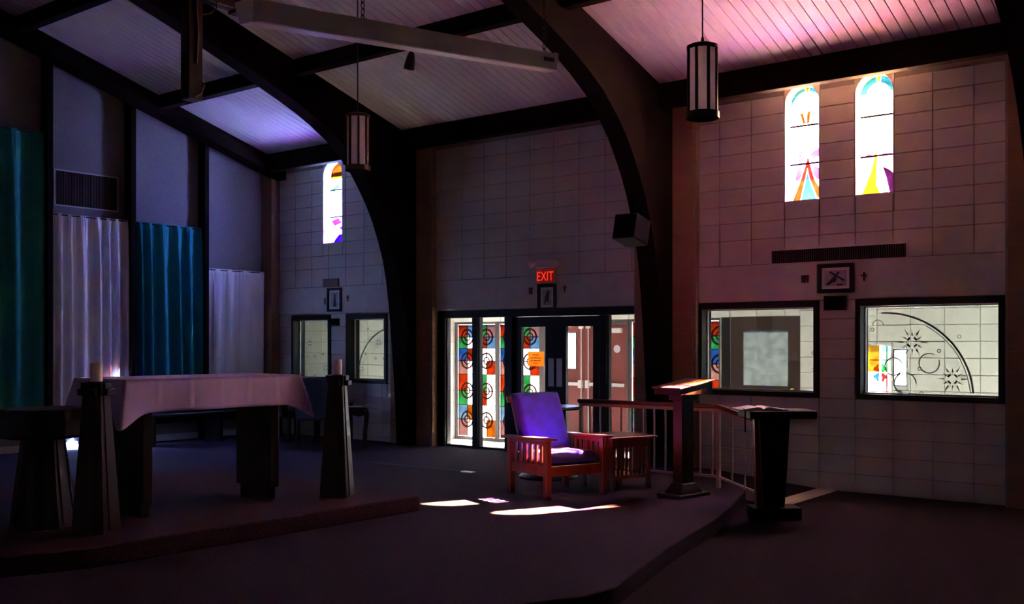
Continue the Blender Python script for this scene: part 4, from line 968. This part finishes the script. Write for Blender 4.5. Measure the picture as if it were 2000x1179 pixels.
B().box(-0.20,0.24,-0.13,0.13,0.0,0.11).make('foot', 'black_wood', t, bevel=0.006)
B().add([(-0.155,-0.03,0.11),(-0.105,-0.03,0.11),(-0.105,0.03,0.11),(-0.155,0.03,0.11),(-0.178,-0.03,0.935),(-0.148,-0.03,0.935),(-0.148,0.03,0.935),(-0.178,0.03,0.935)],[(0,3,2,1),(4,5,6,7),(0,1,5,4),(1,2,6,5),(2,3,7,6),(3,0,4,7)]).make('side_board', 'chair_wood', t)
t = thing('open_book', 'large open book with a black ribbon on the reading stand', 'book', (-4.115, 8.935, 1.010), math.radians(42))
def page(sgn):
    b = B(); n = 8; vs = []
    for i in range(n+1):
        u = i/n; x = sgn*0.215*u; z = 0.012+0.022*math.sin(math.pi*min(1, u*1.15)**0.6)*(1-u*0.35)
        vs += [(x,-0.15,0.006),(x,0.15,0.006),(x,-0.15,z),(x,0.15,z)]
    fs = []
    for i in range(n):
        a = 4*i; c = a+4; fs += [(a,c,c+1,a+1),(a+2,a+3,c+3,c+2),(a,a+2,c+2,c),(a+1,c+1,c+3,a+3)]
    fs += [(0,1,3,2),(4*n,4*n+2,4*n+3,4*n+1)]
    return b.add(vs, fs)
for s in (-1, 1): page(s).make('page_block', 'paper', t, smooth=True)
B().box(-0.228,0.228,-0.16,0.16,0,0.006).make('cover', 'dark_wood', t)
B().add([(-0.20,-0.151,0.02),(-0.185,-0.151,0.02),(-0.185,-0.215,0.012),(-0.20,-0.215,0.012),(-0.20,-0.217,-0.19),(-0.185,-0.217,-0.19)],[(0,1,2,3),(3,2,5,4)]).make('ribbon', 'ribbon', t).modifiers.new('thickness','SOLIDIFY').thickness = 0.002

# ------------------------------------------------------------------ far corner by the chancel windows
t = thing('cabriole_table', 'small table with curved legs in the corner by the timber arch', 'table', (-11.0, 10.25, PF), math.radians(40))
B().box(-0.20,0.20,-0.17,0.17,0.56,0.585).make('table_top', 'altar_wood', t, bevel=0.006)
for s in (-1, 1):
    B().prism([(-0.16,0.56),(0.16,0.56),(0.16,0.47),(0.09,0.45),(0.0,0.47),(-0.09,0.45),(-0.16,0.47)], 'y', s*0.13-0.008, s*0.13+0.008).make('apron', 'altar_wood', t)
    B().prism([(-0.13,0.56),(0.13,0.56),(0.13,0.47),(0.0,0.48),(-0.13,0.47)], 'x', s*0.16-0.008, s*0.16+0.008).make('apron', 'altar_wood', t)
    for q in (-1, 1):
        B().tube([(s*0.165,q*0.135,0.56),(s*0.185,q*0.152,0.46),(s*0.178,q*0.146,0.36),(s*0.16,q*0.13,0.22),(s*0.158,q*0.128,0.08),(s*0.172,q*0.14,0.0)], 0.017, 8).make('leg', 'altar_wood', t, smooth=True)
t = thing('paper_stack', 'few loose papers lying on the small curved-leg table', 'papers', (-11.0, 10.25, PF+0.585), math.radians(55))
for i in range(3): B().box(-0.14,0.10,-0.09,0.09,0.003*i,0.003*i+0.003).xf(Matrix.Rotation(0.15*i,4,'Z')).make('sheet', 'paper', t)
for k, (x, y, rz, lab) in enumerate(((-11.75, 10.35, 200, 'dark upholstered armchair under the snowflake window next to the small table'), (-12.62, 10.45, 175, 'dark upholstered armchair near the corner of the white curtain'))):
    t = thing('armchair', lab, 'chair', (x, y, PF), math.radians(rz), group='dark armchairs along the side wall')
    for sx in (-0.30, 0.30):
        for sy in (-0.28, 0.26): B().box(sx-0.022,sx+0.022,sy-0.022,sy+0.022,0,0.40 if sy > 0 else 0.62).make('leg', 'dark_wood', t, bevel=0.003)
        B().box(sx-0.03,sx+0.03,-0.33,0.32,0.60,0.64).make('armrest', 'chair_wood', t, bevel=0.010)
    B().box(-0.28,0.28,-0.26,0.30,0.36,0.48).make('seat', 'upholstery', t, bevel=0.03, seg=2)
    B().box(-0.29,0.29,-0.06,0.06,-0.02,0.62).xf(Matrix.Translation((0,0.30,0.40)) @ Matrix.Rotation(math.radians(-10),4,'X')).make('backrest', 'upholstery', t, bevel=0.03, seg=2)
t = thing('bench', 'long low dark bench along the front wall behind the altar', 'bench', (-13.45, 9.6, PF))
B().box(-0.20,0.22,-1.20,1.20,0.42,0.47).make('seat', 'black_wood', t, bevel=0.008)
B().box(-0.26,-0.20,-1.20,1.20,0.30,0.62).make('backrest', 'black_wood', t, bevel=0.006)
for y in (-1.15, 0, 1.15): B().box(-0.20,0.20,y-0.03,y+0.03,0,0.42).make('support', 'black_wood', t, bevel=0.004)
